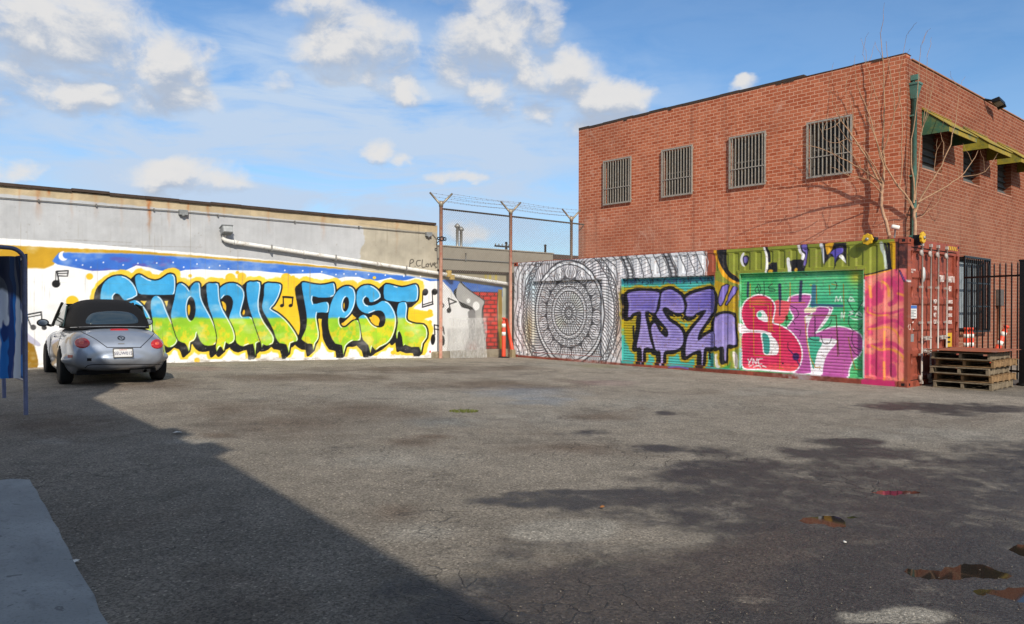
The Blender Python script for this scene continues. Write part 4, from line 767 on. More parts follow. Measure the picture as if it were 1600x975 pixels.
# ================================================================== shared materials
def painted(name, rough=.75, bumpscale=26, bump=.25, gain=1., var=.12, spec=.3):
    m, nt, b = mat(name); a = nt.new('ShaderNodeVertexColor', layer_name='paint').outputs['Color']; v = nt.pos()
    n1 = nt.noise(v, 3, 6, .6); n2 = nt.noise(v, bumpscale, 4, .6)
    f = nt.math('ADD', nt.math('MULTIPLY', n1, var), nt.math('MULTIPLY', n2, var*.8)); f = nt.math('ADD', f, gain - var*.9)
    nt.link(nt.mix(1., a, nt_rgb(nt, f), 'MULTIPLY'), b.inputs['Base Color']); b.inputs['Roughness'].default_value = rough; b.inputs['Specular IOR Level'].default_value = spec
    nt.link(nt.bump(n2, bump, .01), b.inputs['Normal']); return m
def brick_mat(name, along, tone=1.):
    m, nt, b = mat(name); v = nt.pos(); sp = nt.new('ShaderNodeSeparateXYZ'); nt.link(v, sp.inputs[0]); cb = nt.new('ShaderNodeCombineXYZ')
    wob = nt.math('MULTIPLY', nt.math('SUBTRACT', nt.noise(v, 5, 3, .6), .5), .014)
    nt.link(nt.math('ADD', sp.outputs[along], wob), cb.inputs[0]); nt.link(nt.math('ADD', sp.outputs[2], wob), cb.inputs[1])
    br = nt.new('ShaderNodeTexBrick'); nt.link(cb.outputs[0], br.inputs['Vector'])
    for k, val in (('Scale', 1.), ('Mortar Size', .0105), ('Mortar Smooth', .35), ('Bias', 0.), ('Brick Width', .228), ('Row Height', .0925)): br.inputs[k].default_value = val
    br.inputs['Color1'].default_value = (0,0,0,1); br.inputs['Color2'].default_value = (1,1,1,1); br.inputs['Mortar'].default_value = (.5,.5,.5,1)
    mort = br.outputs['Fac']; rnd = nt.new('ShaderNodeRGBToBW'); nt.link(br.outputs['Color'], rnd.inputs[0])
    n1 = nt.noise(v, 34, 4, .65); n2 = nt.noise(v, .8, 5, .6); n3 = nt.noise(v, 7, 4, .6)
    c = nt.mix(rnd.outputs[0], lin((168,84,53))*tone, lin((196,114,80))*tone); c = nt.mix(nt.math('MULTIPLY', nt.ramp(n1, .4, .75), .45), c, lin((140,70,46))*tone)
    c = nt.mix(nt.math('MULTIPLY', nt.ramp(n3, .5, .75), .3), c, lin((204,132,100))*tone)
    # sun-faded, chalky lower storey
    low = nt.math('MULTIPLY', nt.ramp(nt.math('ADD', sp.outputs[2], nt.math('MULTIPLY', n2, 1.6)), 5.9, 4.7), nt.ramp(n2, .25, .7))
    c = nt.mix(nt.math('MULTIPLY', low, .45), c, lin((208,152,126))*tone)
    mo = nt.mix(n3, lin((206,148,118))*tone, lin((230,182,152))*tone)
    c = nt.mix(mort, c, mo)
    # broad tone drift, darker runs below the parapet and sills, pale efflorescence
    big = nt.noise(v, .45, 6, .62, .5); c = nt.mix(nt.math('MULTIPLY', nt.ramp(big, .46, .7), .30), c, lin((120,72,54))*tone)
    stv = nt.noise(nt.vmath('MULTIPLY', v, (2.2, 2.2, .16)), 1.7, 5, .6); c = nt.mix(nt.math('MULTIPLY', nt.ramp(stv, .54, .72), .34), c, lin((104,66,54))*tone)
    eff = nt.noise(nt.vmath('MULTIPLY', v, (1, 1, .7)), 2.3, 6, .66, .8); c = nt.mix(nt.math('MULTIPLY', nt.ramp(eff, .58, .74), .38), c, lin((222,186,164))*tone); nt.link(c, b.inputs['Base Color']); b.inputs['Roughness'].default_value = .88; b.inputs['Specular IOR Level'].default_value = .25
    h = nt.math('SUBTRACT', nt.math('MULTIPLY', n1, .35), mort); nt.link(nt.bump(h, .6, .012), b.inputs['Normal']); return m
M_ = dict(
    wall=painted('mural_plaster', gain=WALL_GAIN), cont=painted('sprayed_steel', .55, 40, .12, CONT_GAIN, .10, .4),
    roofcap=plain('roof_felt', (66, 54, 46), .9), steel=plain('galvanised_steel', (150, 148, 142), .45, .5, .2, 12, (130, 90, 60), .3), grey=plain('grey_paint', (128, 130, 130), .6),
    white=plain('white_pipe_paint', (226, 224, 217), .5, 0, .1, 5, (150, 130, 100), .5), dark=plain('black_metal', (24, 24, 26), .45, .3), iron=plain('black_iron', (20, 20, 22), .4, .2, .2, 20, (60, 40, 30), .3),
    cement=plain('cement', (150, 140, 120), .9, 0, .25, 2, (110, 96, 76), .5, .3, .4), farwall=plain('far_stucco', (140, 132, 118), .95, 0, .10, .5, (120, 108, 92), .35), conduit=plain('conduit', (108, 106, 102), .6),
    rust=plain('rusty_red_steel', (146, 72, 54), .6, 0, .22, 4, (86, 44, 32), .6, .4, .3), rustpole=plain('rusty_post', (186, 142, 122), .7, .1, .2, 7, (176, 100, 84), .8),
    galv=plain('weathered_galvanised', (158, 148, 130), .5, .4, .2, 10, (142, 96, 66), .55), bar=plain('grille_bar', (168, 160, 146), .55, .3, .2, 14, (120, 80, 50), .5),
    glass=glass('window_glass', (30, 32, 32)), orange=plain('orange_plastic', (216, 74, 46), .5, 0, .1), refl=plain('white_band', (226, 222, 212), .4, 0, .06), rubber=plain('black_rubber', (22, 22, 22), .8),
    green=plain('green_paint', (80, 120, 108), .6, 0, .2, 6, (90, 80, 60), .5), ygreen=plain('yellow_green_paint', (136, 128, 38), .7, 0, .25, 3, (70, 90, 60), .5), dgreen=plain('dark_green_paint', (58, 96, 72), .7, 0, .3, 2.5, (110, 116, 60), .6),
    yellow=plain('yellow_plastic', (214, 168, 34), .5, 0, .1, 8, (150, 110, 30), .3), bark=plain('bark', (172, 138, 110), .9, 0, .35, 14), twig=plain('twig_bark', (164, 130, 100), .9, 0, .3, 20),
    wood=plain('pallet_wood', (138, 110, 78), .85, 0, .4, 9, (90, 72, 54), .6, .2, .3), woodg=plain('grey_pallet_wood', (126, 112, 92), .9, 0, .35, 9, (84, 74, 62), .6, .2, .3), sheet=plain('rusty_sheet', (150, 84, 56), .8, 0, .25, 2.5, (96, 84, 82), .7), black=plain('black_paint', (18, 18, 20), .5), stk=plain('sticker_white', (214, 214, 210), .5, 0, .05), blue=plain('sticker_blue', (70, 110, 180), .5, 0, .05),
    lockrod=plain('lock_rod_paint', (178, 170, 162), .5, .1, .08, 9, (150, 100, 70), .5), hidden=plain('dark_interior', (30, 28, 28), .9))
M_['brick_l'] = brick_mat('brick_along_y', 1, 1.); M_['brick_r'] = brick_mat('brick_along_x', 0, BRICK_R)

# ================================================================== long painted building
RL = paint_long_wall()
bld = empty('painted_building', (2, WY, 0), 0, 'long low building whose wall carries the big blue and green STANK FEST lettering', 'building')
WH = 3.85; XE = 12.77
def wall_sheet(name, x0, x1, zt, parent, coarse=None, step=.0125):
    xs = np.arange(x0, x1, step); xs = np.append(xs, x1); 
    if coarse: xs = np.concatenate([coarse, xs])
    zs = np.append(np.arange(-.25, zt, step), zt)
    X, Z = np.meshgrid(xs, zs); px, py = to_px(X, np.full_like(X, WY), Z); px = np.maximum(px, 2)
    col = lin(RL.at(px, py)*255)
    P = np.stack([X, WY + .006*(fbm(X*2, Z*2, 4, 3) - .5), Z], -1); return grid_mesh(name, P, M_['wall'], parent, col)
w = wall_sheet('mural_wall', 2.15, XE, WH, bld, [-16, -10, -5, -1, 1]); 
b = MB(); b.box((-16, WY+.02, -.25), (XE-.001, WY+9, WH-.03)); b.build('wall', M_['cement'], bld)
b = MB(); 
xs = np.arange(-16, XE+.1, .7)
for i in range(len(xs)-1): dz = random.uniform(-.012, .012); b.box((xs[i]+.002, WY-.05 + random.uniform(-.008, .008), WH+.002+dz), (min(xs[i+1], XE+.03), WY+.35, WH+.06+dz))
b.box((-16, WY+.36, WH-.02), (XE, WY+9, WH+.02)); b.build('roof_edge', M_['roofcap'], bld)
p0 = on_y(4, 309.5, WY); 
def wpt(px, py, off): p = on_y(px, py, WY); return (p[0], WY - off, p[2])
b = MB(); pts = [(-6, WY-.03, wpt(4, 309.5, 0)[2])] + [wpt(*q, .03) for q in ((4,309.5),(100,317),(200,325),(285,331),(400,341.4),(520,352),(620,360.5),(668,364.5),(676,367),(681,373),(682,390),(682.5,412))]
b.tube(pts, .010, 6); 
for q in ((60,314),(150,321),(240,328),(340,337),(460,347),(560,355)): p = wpt(*q, .02); b.box((p[0]-.012, WY-.045, p[2]-.03), (p[0]+.012, WY-.001, p[2]+.03))
cd = b.build('conduit', M_['conduit'], bld)
for q in ((285,332),(668,366)): b = MB(); p = wpt(*q, 0); b.box((p[0]-.09, WY-.1, p[2]-.06), (p[0]+.09, WY-.004, p[2]+.05)); b.lathe([(.03,-.1),(.05,-.06),(.03,0)], Matrix.Translation((p[0], WY-.06, p[2])), 10); b.build('junction_box', M_['grey'], cd)
# floodlight above the pipe
p = wpt(349, 361, 0); b = MB(); Mx = Matrix.Translation((p[0], WY-.18, p[2])) @ Matrix.Rotation(-.35, 4, 'X')
b.box((-.115, -.10, -.09), (.115, .08, .09), Mx); b.box((-.13, -.12, .07), (.13, .09, .10), Mx); b.box((-.09, .08, -.06), (.09, .15, .06), Mx); b.tube([(p[0], WY, p[2]-.05), (p[0], WY-.1, p[2]-.05)], .03, 8)
fl = b.build('floodlight', M_['grey'], bld, bevel=.012); b = MB(); b.box((-.10, -.112, -.075), (.10, -.101, .06), Mx); b.build('lens', plain('lamp_glass', (170, 172, 170), .15), fl)
# drain pipe that runs down the wall and on along the low wall
b = MB(); a0 = wpt(348, 366, .1); a1 = wpt(346.5, 373, .1); pts = [a0, a1, wpt(350, 376, .1), wpt(357, 378, .1)] + [wpt(x, 378.5 + (x-360)*.1515, .1) for x in (365, 450, 560, 684, 745)] + [wpt(802, 445.5, .1)]
b.tube(pts, .05, 12)
for x in (362, 470, 585, 693, 770): q = wpt(x, 378.5 + (x-360)*.1515, .1); q2 = wpt(x+3.5, 378.5+(x+3.5-360)*.1515, .1); b.tube([q, q2], .060, 12)
b.build('drain_pipe', M_['white'], bld)
for x in (420, 520, 630): b = MB(); q = wpt(x, 378.5 + (x-360)*.1515, .1); b.box((q[0]-.015, WY-.17, q[2]-.075), (q[0]+.015, WY-.002, q[2]-.064)); b.box((q[0]-.015, WY-.18, q[2]-.075), (q[0]+.015, WY-.168, q[2]+.07)); b.build('pipe_bracket', M_['steel'], bld)
# ---- low wall beside it
lw = empty('low_wall', (14, WY, 0), 0, 'low cement wall painted with a grey shape and red bricks behind the chain-link fence', 'wall')
LH = 2.54; wall_sheet('mural_wall', XE+.004, 15.66, LH, lw)
b = MB(); b.box((XE+.004, WY+.02, -.25), (15.66, WY+.3, LH-.002)); b.box((15.664, WY+.01, -.25), (19.2, WY+.3, LH)); b.build('wall', M_['cement'], lw)
b = MB(); b.box((XE+.006, WY-.05, LH+.003), (15.64, WY+.34, LH+.07)); b.box((15.66, WY-.05, LH+.003), (19.2, WY+.34, LH+.07)); b.build('coping', M_['roofcap'], lw)
b = MB(); k = wpt(672, 548, 0)[0]; b.box((12.55, WY-.24, -.2), (15.3, WY-.012, .285)); b.build('kerb', M_['cement'], lw, bevel=.03)
b = MB(); b.box((15.55, WY-.12, -.1), (15.75, WY+.005, 2.2)); b.build('end_post', M_['black'], lw)
# yellowish bracket on top of the low wall, at the pipe
b = MB(); p = wpt(699, 424, .14); b.box((p[0]-.12, p[1]-.04, p[2]-.17), (p[0]+.02, p[1]+.04, p[2]+.02), None); b.box((p[0]-.02, p[1]-.04, p[2]-.24), (p[0]+.13, p[1]+.04, p[2]-.1)); b.build('bracket', plain('yellow_wood', (200, 168, 92), .7), lw, bevel=.01)

# ================================================================== far roofs beyond
FY = 34
def fpt(px, py, y): p = on_y(px, py, y); return p
fb = empty('far_building', (25, FY, 0), 0, 'plain beige warehouse seen through the fence beyond the low wall', 'building')
a = fpt(690, 384.5, FY); c = fpt(864, 398, FY); b = MB(); b.box((a[0]-8, FY, -.3), (c[0], FY+14, a[2])); b.build('wall', M_['farwall'], fb)
b = MB(); b.box((a[0]-8.05, FY-.06, a[2]+.003), (c[0]+.05, FY+.2, a[2]+.06)); b.build('roof_edge', plain('pale_trim', (150, 140, 124), .9), fb)
b = MB(); q = fpt(690, 404, FY); b.tube([(a[0]-8, FY-.05, q[2]), (c[0], FY-.05, q[2])], .03, 6); q2 = fpt(727, 408, FY); b.tube([(q2[0], FY-.05, q2[2]), (q2[0], FY-.05, q2[2]+.45)], .04, 6); b.build('conduit', M_['conduit'], fb)
fd = empty('far_shed', (32, 38, 0), 0, 'dark brown shed end far beyond the fence beside the brick building', 'shed')
a2 = fpt(865, 397, 38); c2 = fpt(960, 404, 38); b = MB(); b.box((a2[0], 38, -.3), (c2[0]+3, 46, a2[2])); b.build('wall', plain('brown_cladding', (72, 58, 50), .9), fd)
b = MB(); b.box((a2[0]-.1, 37.9, a2[2]-.55), (c2[0]+3, 37.99, a2[2]-.38)); b.build('rust_band', plain('rust_band', (150, 90, 50), .8), fd)
for px, top, lab in ((714.5, 356, 'taller thin flue pipe with a cap on the beige warehouse roof'), (720.5, 361, 'shorter thin flue pipe close beside the taller flue')):
    p = fpt(px, 386, FY+2); q = fpt(px, top, FY+2); t = empty('flue_pipe', (p[0], FY+2, p[2]-.6), 0, lab, 'flue', 'flue pipes on the far roof')
    b = MB(); b.tube([(p[0], FY+2, p[2]-.6), (p[0], FY+2, q[2])], .085, 10); b.build('pipe', M_['steel'], t); b = MB(); b.lathe([(.09,0),(.17,.05),(.17,.14),(.05,.26)], Matrix.Translation((p[0], FY+2, q[2])), 12); b.build('cap', M_['steel'], t)
p = fpt(852, 397, 42); q = fpt(852, 384, 42); b = MB(); b.tube([(p[0], 42, -.3), (p[0], 42, q[2])], .09, 8); b.lathe([(.1,0),(.13,.03),(.02,.12)], Matrix.Translation((p[0], 42, q[2])), 8)
tag(b.build('vent_pole', M_['dark']), 'thin dark pole standing alone above the beige warehouse roofline', 'pole')
y = 70; p = fpt(791, 390, y); t = empty('utility_pole', (p[0], y, 0), 0, 'distant wooden utility pole with a crossarm just above the warehouse roof', 'utility pole')
q = fpt(791, 378, y); b = MB(); b.tube([(p[0], y, -.3), (p[0], y, q[2])], .16, 8); b.build('pole', M_['dark'], t); q1 = fpt(771, 383, y); q2 = fpt(797, 387.5, y); zc = (q1[2]+q2[2])/2
b = MB(); b.box((q1[0], y-.24, zc-.1), (q2[0], y-.165, zc+.1)); b.build('crossarm', M_['dark'], t)
for k in range(5): b = MB(); x = q1[0] + (q2[0]-q1[0])*(k+.3)/5; b.lathe([(.05,0),(.09,.1),(.05,.22)], Matrix.Translation((x, y-.2, zc+.1)), 8); b.build('insulator', M_['grey'], t)

# ================================================================== chain-link fence with barbed wire
FYc = WY - .32
fe = empty('chain_link_fence', (15.5, FYc, 0), 0, 'tall chain-link fence with Y-armed posts and barbed wire at the low wall', 'fence')
posts = [on_y(688.5, 559, FYc)[0], on_y(797.3, 556, FYc)[0], on_y(892.5, 440, FYc)[0]]; RZ = float(on_y(697, 327, FYc)[2])
for i, x in enumerate(posts):
    b = MB(); gz = float(ground_z(x, FYc)); b.tube([(x, FYc, gz-.1), (x, FYc, RZ+.14)], .05 if i < 2 else .045, 12); po = b.build('post', M_['rustpole'] if i < 2 else M_['galv'], fe)
    b = MB()
    for s in (-1, 1): b.tube([(x, FYc, RZ+.1), (x + s*.30, FYc - s*.12, RZ+.44)], [.034, .026], 6); 
    b.lathe([(.06,-.06),(.062,.05),(.03,.1)], Matrix.Translation((x, FYc, RZ+.12)), 12); b.build('barb_arm', M_['galv'], po)
b = MB(); b.tube([(posts[0], FYc, RZ), (18.48, FYc, RZ)], .026, 8); b.build('top_rail', plain('dark_rail', (72, 68, 62), .6, .3), fe)
b = MB()
for s in (-1, 1):
    for k in (.38, .68, .98):
        z = RZ + .1 + .34*k; n = 26; xs = np.linspace(posts[0], posts[2], n); off = s*.30*k
        pts = [(x + off, FYc - s*.12*k, z - .03*abs(math.sin(i*PI*2/(n-1)*1.0))) for i, x in enumerate(xs)]; b.tube(pts, .004, 4, False)
        for x, y_, z_ in pts[1:-1]:
            b.box((x-.003, y_-.016, z_-.003), (x+.003, y_+.016, z_+.003)); b.box((x-.003, y_-.003, z_-.016), (x+.003, y_+.003, z_+.016))
b.build('barbed_wire', M_['steel'], fe)
b = MB(); x0, x1, z0, z1 = posts[0], 18.45, .06, RZ; stp = .075
def dg(x, z, d):     # clipped diagonal
    for s in (1, -1):
        pass
k = -(z1-z0)
while k < (x1-x0):
    a0 = max(0, k); a1 = min(x1-x0, k+(z1-z0))
    if a1 > a0:
        b.tube([(x0+a0, FYc-.03, z0+a0-k), (x0+a1, FYc-.03, z0+a1-k)], .0028, 3, False)
        b.tube([(x0+a0, FYc-.033, z1-a0+k), (x0+a1, FYc-.033, z1-a1+k)], .0028, 3, False)
    k += stp
b.build('wire_mesh', plain('mesh_wire', (150, 146, 138), .5, .3, .1), fe)
b = MB(); p = on_y(686, 373, FYc)
for r, dx in ((.07, 0), (.05, .09), (.04, -.12)): b.tube([(posts[0]+dx+r*math.cos(t), FYc-.05, p[2]+r*.8*math.sin(t)) for t in np.linspace(0, 2*PI, 14)], .016, 6)
b.tube([(12.7, FYc+.25, p[2]-.1), (posts[0], FYc-.02, p[2])], .014, 6); b.build('tie_strap', M_['black'], fe)
# clear plastic sheet tied to the fence
mp_, nt, bb = mat('clear_plastic'); v = nt.pos(); nn = nt.noise(nt.vmath('MULTIPLY', v, (9, 1, 3)), 2.2, 5, .6, 1.2)
bb.inputs['Base Color'].default_value = (.62,.61,.58,1); bb.inputs['Roughness'].default_value = .28; nt.link(nt.math('ADD', nt.math('MULTIPLY', nt.ramp(nn, .25, .8), .45), .22), bb.inputs['Alpha']); nt.link(nt.bump(nn, .5, .03), bb.inputs['Normal'])
p0 = on_y(703, 497, FYc-.08); p1 = on_y(760, 560, FYc-.08); gx_ = np.linspace(p0[0], p1[0], 22); gz_ = np.linspace(.04, p0[2], 26); X, Z = np.meshgrid(gx_, gz_)
Yp = FYc - .08 + .05*(fbm(X*5, Z*1.6, 91, 3) - .5); tag(grid_mesh('plastic_sheet', np.stack([X + .02*np.sin(Z*9), Yp, Z], -1), mp_, None, smooth=True), 'clear crinkled plastic sheet hanging low on the chain-link fence', 'plastic sheet')
# tree foliage lump beyond is not visible; small scrub on the low wall's end
# ================================================================== graffiti container
RC = paint_container()
ct = empty('shipping_container', (CX+CW/2, (CY0+CY1)/2, 0), 0, 'rust-red shipping container with spray-painted long side, roller shutters and closed end doors', 'shipping container')
shut = [(13.69, 16.41, .20, 2.30), (10.205, 12.985, .14, 2.30), (6.745, 9.52, .13, 2.30)]
stp = .0125; ys = np.append(np.arange(CY0+.07, CY1-.07, stp), CY1-.07); zs = np.arange(.03, CH-.02, stp)
Y, Z = np.meshgrid(ys, zs)
def paint_at(Y, Z): px, py = to_px(np.full_like(Y, CX), Y, Z); return lin(RC.at(px, py)*255)
ph = (Y % .28)/.28; cor = .022*sstep(.06, .22, ph)*(1 - sstep(.52, .68, ph)); lim = sstep(.17, .20, Z)*(1 - sstep(CH-.13, CH-.09, Z))
for y0, y1, z0, z1 in shut: lim = lim*(1 - ((Y > y0-.09) & (Y < y1+.09) & (Z < z1+.09)))
Xp = CX + .014 + cor*lim
P = np.stack([Xp, Y, Z], -1); cy = (Y[:-1,:-1] + Y[1:,1:])/2; cz = (Z[:-1,:-1] + Z[1:,1:])/2
keep = np.ones_like(cy, bool)
for y0, y1, z0, z1 in shut: keep &= ~((cy > y0) & (cy < y1) & (cz > z0) & (cz < z1))
grid_mesh('side_panel', P, M_['cont'], ct, paint_at(Y, Z), keep)
# painted rims, rails and corner posts take the same paint
def painted_box(name, y0, y1, z0, z1, x0, x1, parent=ct, m=None):
    ny = max(2, int((y1-y0)/.02)+1); nz = max(2, int((z1-z0)/.02)+1); yy, zz = np.meshgrid(np.linspace(y0, y1, ny), np.linspace(z0, z1, nz))
    g = np.zeros((nz+2, ny+2, 3)); iy = np.clip(np.arange(ny+2)-1, 0, ny-1); iz = np.clip(np.arange(nz+2)-1, 0, nz-1)
    g[..., 1] = yy[iz][:, iy]; g[..., 2] = zz[iz][:, iy]; g[..., 0] = x0; g[0, :, 0] = x1; g[-1, :, 0] = x1; g[:, 0, 0] = x1; g[:, -1, 0] = x1
    return grid_mesh(name, g, m or M_['cont'], parent, paint_at(g[..., 1], g[..., 2]))
painted_box('bottom_rail', CY0+.19, CY1-.19, .0, .145, CX+.002, CX+.1)
painted_box('top_rail', CY0+.19, CY1-.19, CH-.075, CH-.01, CX+.004, CX+.1)
for i, (y0, y1, z0, z1) in enumerate(shut):
    Yg, Zg = np.meshgrid(np.arange(y0+.005, y1, .0125), np.arange(z0, z1, .0085)); t = (Zg % .066)/.066
    Xg = CX + .076 - .012*np.sin(PI*np.clip(t*1.12, 0, 1))**.6
    s_ = grid_mesh('roller_shutter', np.stack([Xg, Yg, Zg], -1), M_['cont'], ct, paint_at(Yg, Zg))
    fr = MB(); w = .05
    for a, bb in (((y0-w, z0), (y0, z1+w)), ((y1, z0), (y1+w, z1+w))): pass
    painted_box('frame', y0-w, y0, z0, z1, CX+.003, CX+.09, s_); painted_box('frame', y1, y1+w, z0, z1, CX+.003, CX+.09, s_); painted_box('frame', y0-w, y1+w, z1+.001, z1+w, CX+.001, CX+.09, s_)
    b = MB(); b.box((CX+.02, y0, z0-.03), (CX+.09, y1, z0+.012)); b.build('bottom_bar', M_['rust'], s_)
for yy in (CY0, CY1-.17): painted_box('corner_post', yy+.003, yy+.167, .12, CH-.12, CX, CX+.15)
def casting(x, y, z):
    b = MB(); b.box((x, y, z), (x+.162, y+.178, z+.118)); b.build('corner_casting', M_['rust'], ct, bevel=.008)
    if x < CX+1: b = MB(); b.box((x-.002, y+.06, z+.035), (x+.01, y+.12, z+.085)); b.build('casting_hole', M_['black'], ct)
    b = MB(); b.box((x+.05, y-.002, z+.035), (x+.11, y+.01, z+.085)); b.build('casting_hole', M_['black'], ct)
for x in (CX-.004, CX+CW-.158):
    for y in (CY0-.004, CY1-.174):
        for z in (0, CH-.112): casting(x, y, z)
b = MB(); b.box((CX+.1, CY1-.1, .02), (CX+CW-.03, CY1-.02, CH-.03)); b.box((CX+CW-.1, CY0+.07, .02), (CX+CW-.02, CY1-.1, CH-.03)); b.build('back_wall', M_['rust'], ct)
b = MB(); b.box((CX+.02, CY0+.07, CH-.03), (CX+CW-.02, CY1-.02, CH)); 
for k in range(38): b.box((CX+.14, CY0+.25+k*.28, CH), (CX+CW-.14, CY0+.39+k*.28, CH+.02))
b.build('roof', M_['rust'], ct); b = MB(); b.box((CX+.1, CY0+.1, .03), (CX+CW-.1, CY1-.1, .12)); b.build('floor', M_['hidden'], ct)
# ---- door end (faces the street)
y = CY0; b = MB(); b.box((CX+.155, y+.001, CH-.165), (CX+CW-.155, y+.10, CH-.012)); b.box((CX+.155, y+.003, .0), (CX+CW-.155, y+.10, .125)); b.box((CX+CW-.16, y+.003, .1), (CX+CW-.002, y+.15, CH-.1)); b.build('door_frame', M_['rust'], ct)
xa, xb = CX+.155, CX+CW-.155; xm = (xa+xb)/2
for x0, x1 in ((xa+.012, xm-.006), (xm+.006, xb-.012)):
    n = 60; zz = np.linspace(.14, CH-.18, 220); t = ((zz - .14)/(CH-.32)*5) % 1; dep = .030*sstep(.10, .2, t)*(1 - sstep(.8, .9, t))
    b = MB(); vs = [(x, y+.035+d_, z_) for z_, d_ in zip(zz, dep) for x in (x0+.07, x1-.07)]; b.add(vs, [(2*i, 2*i+1, 2*i+3, 2*i+2) for i in range(len(zz)-1)])
    b.box((x0, y+.018, .135), (x0+.072, y+.09, CH-.175)); b.box((x1-.072, y+.018, .135), (x1, y+.09, CH-.175)); b.box((x0+.072, y+.02, .135), (x1-.072, y+.09, .19)); b.box((x0+.072, y+.02, CH-.235), (x1-.072, y+.09, CH-.175)); dr = b.build('door', M_['rust'], ct)
    e = x0-.012 if x0 == xa+.012 else x1
    for q in (.45, 1.05, 1.75, 2.45): b = MB(); b.tube([(e+.006, y-.006, q), (e+.006, y-.006, q+.2)], .02, 8); b.build('hinge', M_['rust'], dr)
b = MB(); b.box((xm-.006, y+.02, .14), (xm+.006, y+.06, CH-.18)); b.box((xa, y+.012, CH-.181), (xb, y+.03, CH-.166)); b.box((xa, y+.012, .126), (xb, y+.03, .139)); b.build('door_gasket', M_['rubber'], ct)
w_ = xb-xa
for k, pxr in enumerate((1441, 1454.5, 1466, 1479.5)):
    x = float(on_y(pxr, 470, CY0 - .03)[0]); b = MB(); b.tube([(x, y-.028, .06), (x, y-.028, CH-.09)], .0175, 10); lr = b.build('lock_rod', M_['lockrod'], ct)
    for z in (.19, .62, 1.25, 1.95, CH-.30): b = MB(); b.box((x-.045, y-.035, z-.022), (x+.045, y+.016, z+.022)); b.build('rod_bracket', M_['lockrod'], lr)
    for z in (.16, CH-.27): b = MB(); b.lathe([(.05,-.005),(.06,.01),(.06,.03),(.05,.04)], Matrix.Translation((x-.05, y-.008, z)) @ Matrix.Rotation(PI/2, 4, 'X'), 14); b.build('rod_cam', M_['lockrod'], lr)
    for z in (.075, CH-.10): b = MB(); b.box((x-.03, y-.05, z-.03), (x+.03, y+.0, z+.03)); b.build('rod_keeper', M_['lockrod'], lr)
    s = 1 if k % 2 == 0 else -1
    b = MB(); b.tube([(x, y-.045, .95), (x + s*.17, y-.05, .94)], .014, 6); b.box((x+s*.16-.03, y-.06, .90), (x+s*.16+.03, y+.016, .98)); 
    b.build('door_handle', M_['lockrod'], lr)
    if k < 2: b = MB(); b.tube([(x, y-.045, .68), (x + s*.17, y-.05, .70)], .014, 6); b.box((x+s*.16-.03, y-.06, .65), (x+s*.16+.03, y+.016, .73)); b.build('door_handle', M_['lockrod'], lr)
def onend(px, py): p = on_y(px, py, CY0); return p
Me = lambda px, py, off=-.004: frame_M((onend(px, py)[0], CY0 + off, onend(px, py)[2]), (1,0,0), (0,0,1))
wl = plain('white_stencil', (226, 214, 206), .6, 0, .08)
b = MB()
def rect(m, px0, py0, px1, py1, off): a = onend(px0, py0); c = onend(px1, py1); m.box((a[0], CY0+off, a[2]), (c[0], CY0+off+.003, c[2]))
rect(b, 1419.5, 477, 1433.5, 497.5, .012); st = b.build('notice_sticker', M_['stk'], ct); b = MB(); rect(b, 1419.7, 477.3, 1433.3, 482, .009); b.build('sticker_header', M_['blue'], st)
b = MB()
for k in range(5): rect(b, 1421, 485+k*2.3, 1432-(k % 2)*3, 485.9+k*2.3, .009)
b.build('sticker_lines', M_['grey'], st)
b = MB(); rect(b, 1478.5, 520.5, 1488, 541.5, .010); st = b.build('warning_sticker', M_['yellow'], ct); b = MB()
for k in range(2): rect(b, 1481, 526+k*7, 1485.5, 528.5+k*7, .007)
b.build('sticker_lines', M_['black'], st)
b = MB(); rect(b, 1422.5, 522, 1428.5, 534, .010); b.build('grey_patch', M_['grey'], ct)
hz = MB()
for k in range(6): x = onend(1481+k*2.7, 380)[0]; hz.add([(x, CY0-.003, CH-.13), (x+.055, CY0-.003, CH-.13), (x+.095, CY0-.003, CH-.045), (x+.04, CY0-.003, CH-.045)], [(0,1,2,3)])
hz.build('hazard_stripes', M_['yellow'], ct)
p = onend(1444, 429); b = MB(); b.lathe([(.1,0),(.1,.004)], Matrix.Translation((p[0], CY0+.012, p[2])) @ Matrix.Rotation(PI/2, 4, 'X') @ Matrix.Diagonal((1, 1.5, 1, 1)), 24); b.build('white_oval', M_['stk'], ct)
text_mesh('door_lettering', 'TRIU', .19, Me(1467.8, 440, -.003), wl, ct, .62, .0015, 'LEFT', .004); text_mesh('door_lettering', '0407 8', .19, Me(1481.6, 441, -.003), wl, ct, .66, .0015, 'LEFT', .004); text_mesh('door_lettering', '45G1', .15, Me(1482, 455, -.003), wl, ct, .5, .0015, 'LEFT', .003)
text_mesh('door_lettering', 'HONG KONG', .055, Me(1421.5, 422.5, .008), wl, ct, .9); text_mesh('door_lettering', 'CONTAINER', .04, Me(1421, 426, .008), wl, ct, .9)
for r in range(4):
    text_mesh('door_lettering', ('MGW', 'TARE', 'NET', 'CU.CAP')[r], .12, Me(1458.5, 474+r*10.6), wl, ct, .62, .0015, 'LEFT', .002)
    text_mesh('door_lettering', ('30480 KGS', '67200 LBS', '3970 KGS', '8750 LBS')[r], .10, Me(1481.4, 474+r*10.6), wl, ct, .52, .0015, 'LEFT', .002); 
tg = MB()
for stk in ([(1419,507),(1417.6,511),(1419,515),(1421,514)], [(1421,506),(1421.5,516)], [(1426,503),(1422,510),(1426.5,515)]): tg.tube([(onend(*q)[0]+.05, CY0+.012, onend(*q)[2]) for q in stk], .012, 5)
tg.build('chalk_tag', wl, ct)
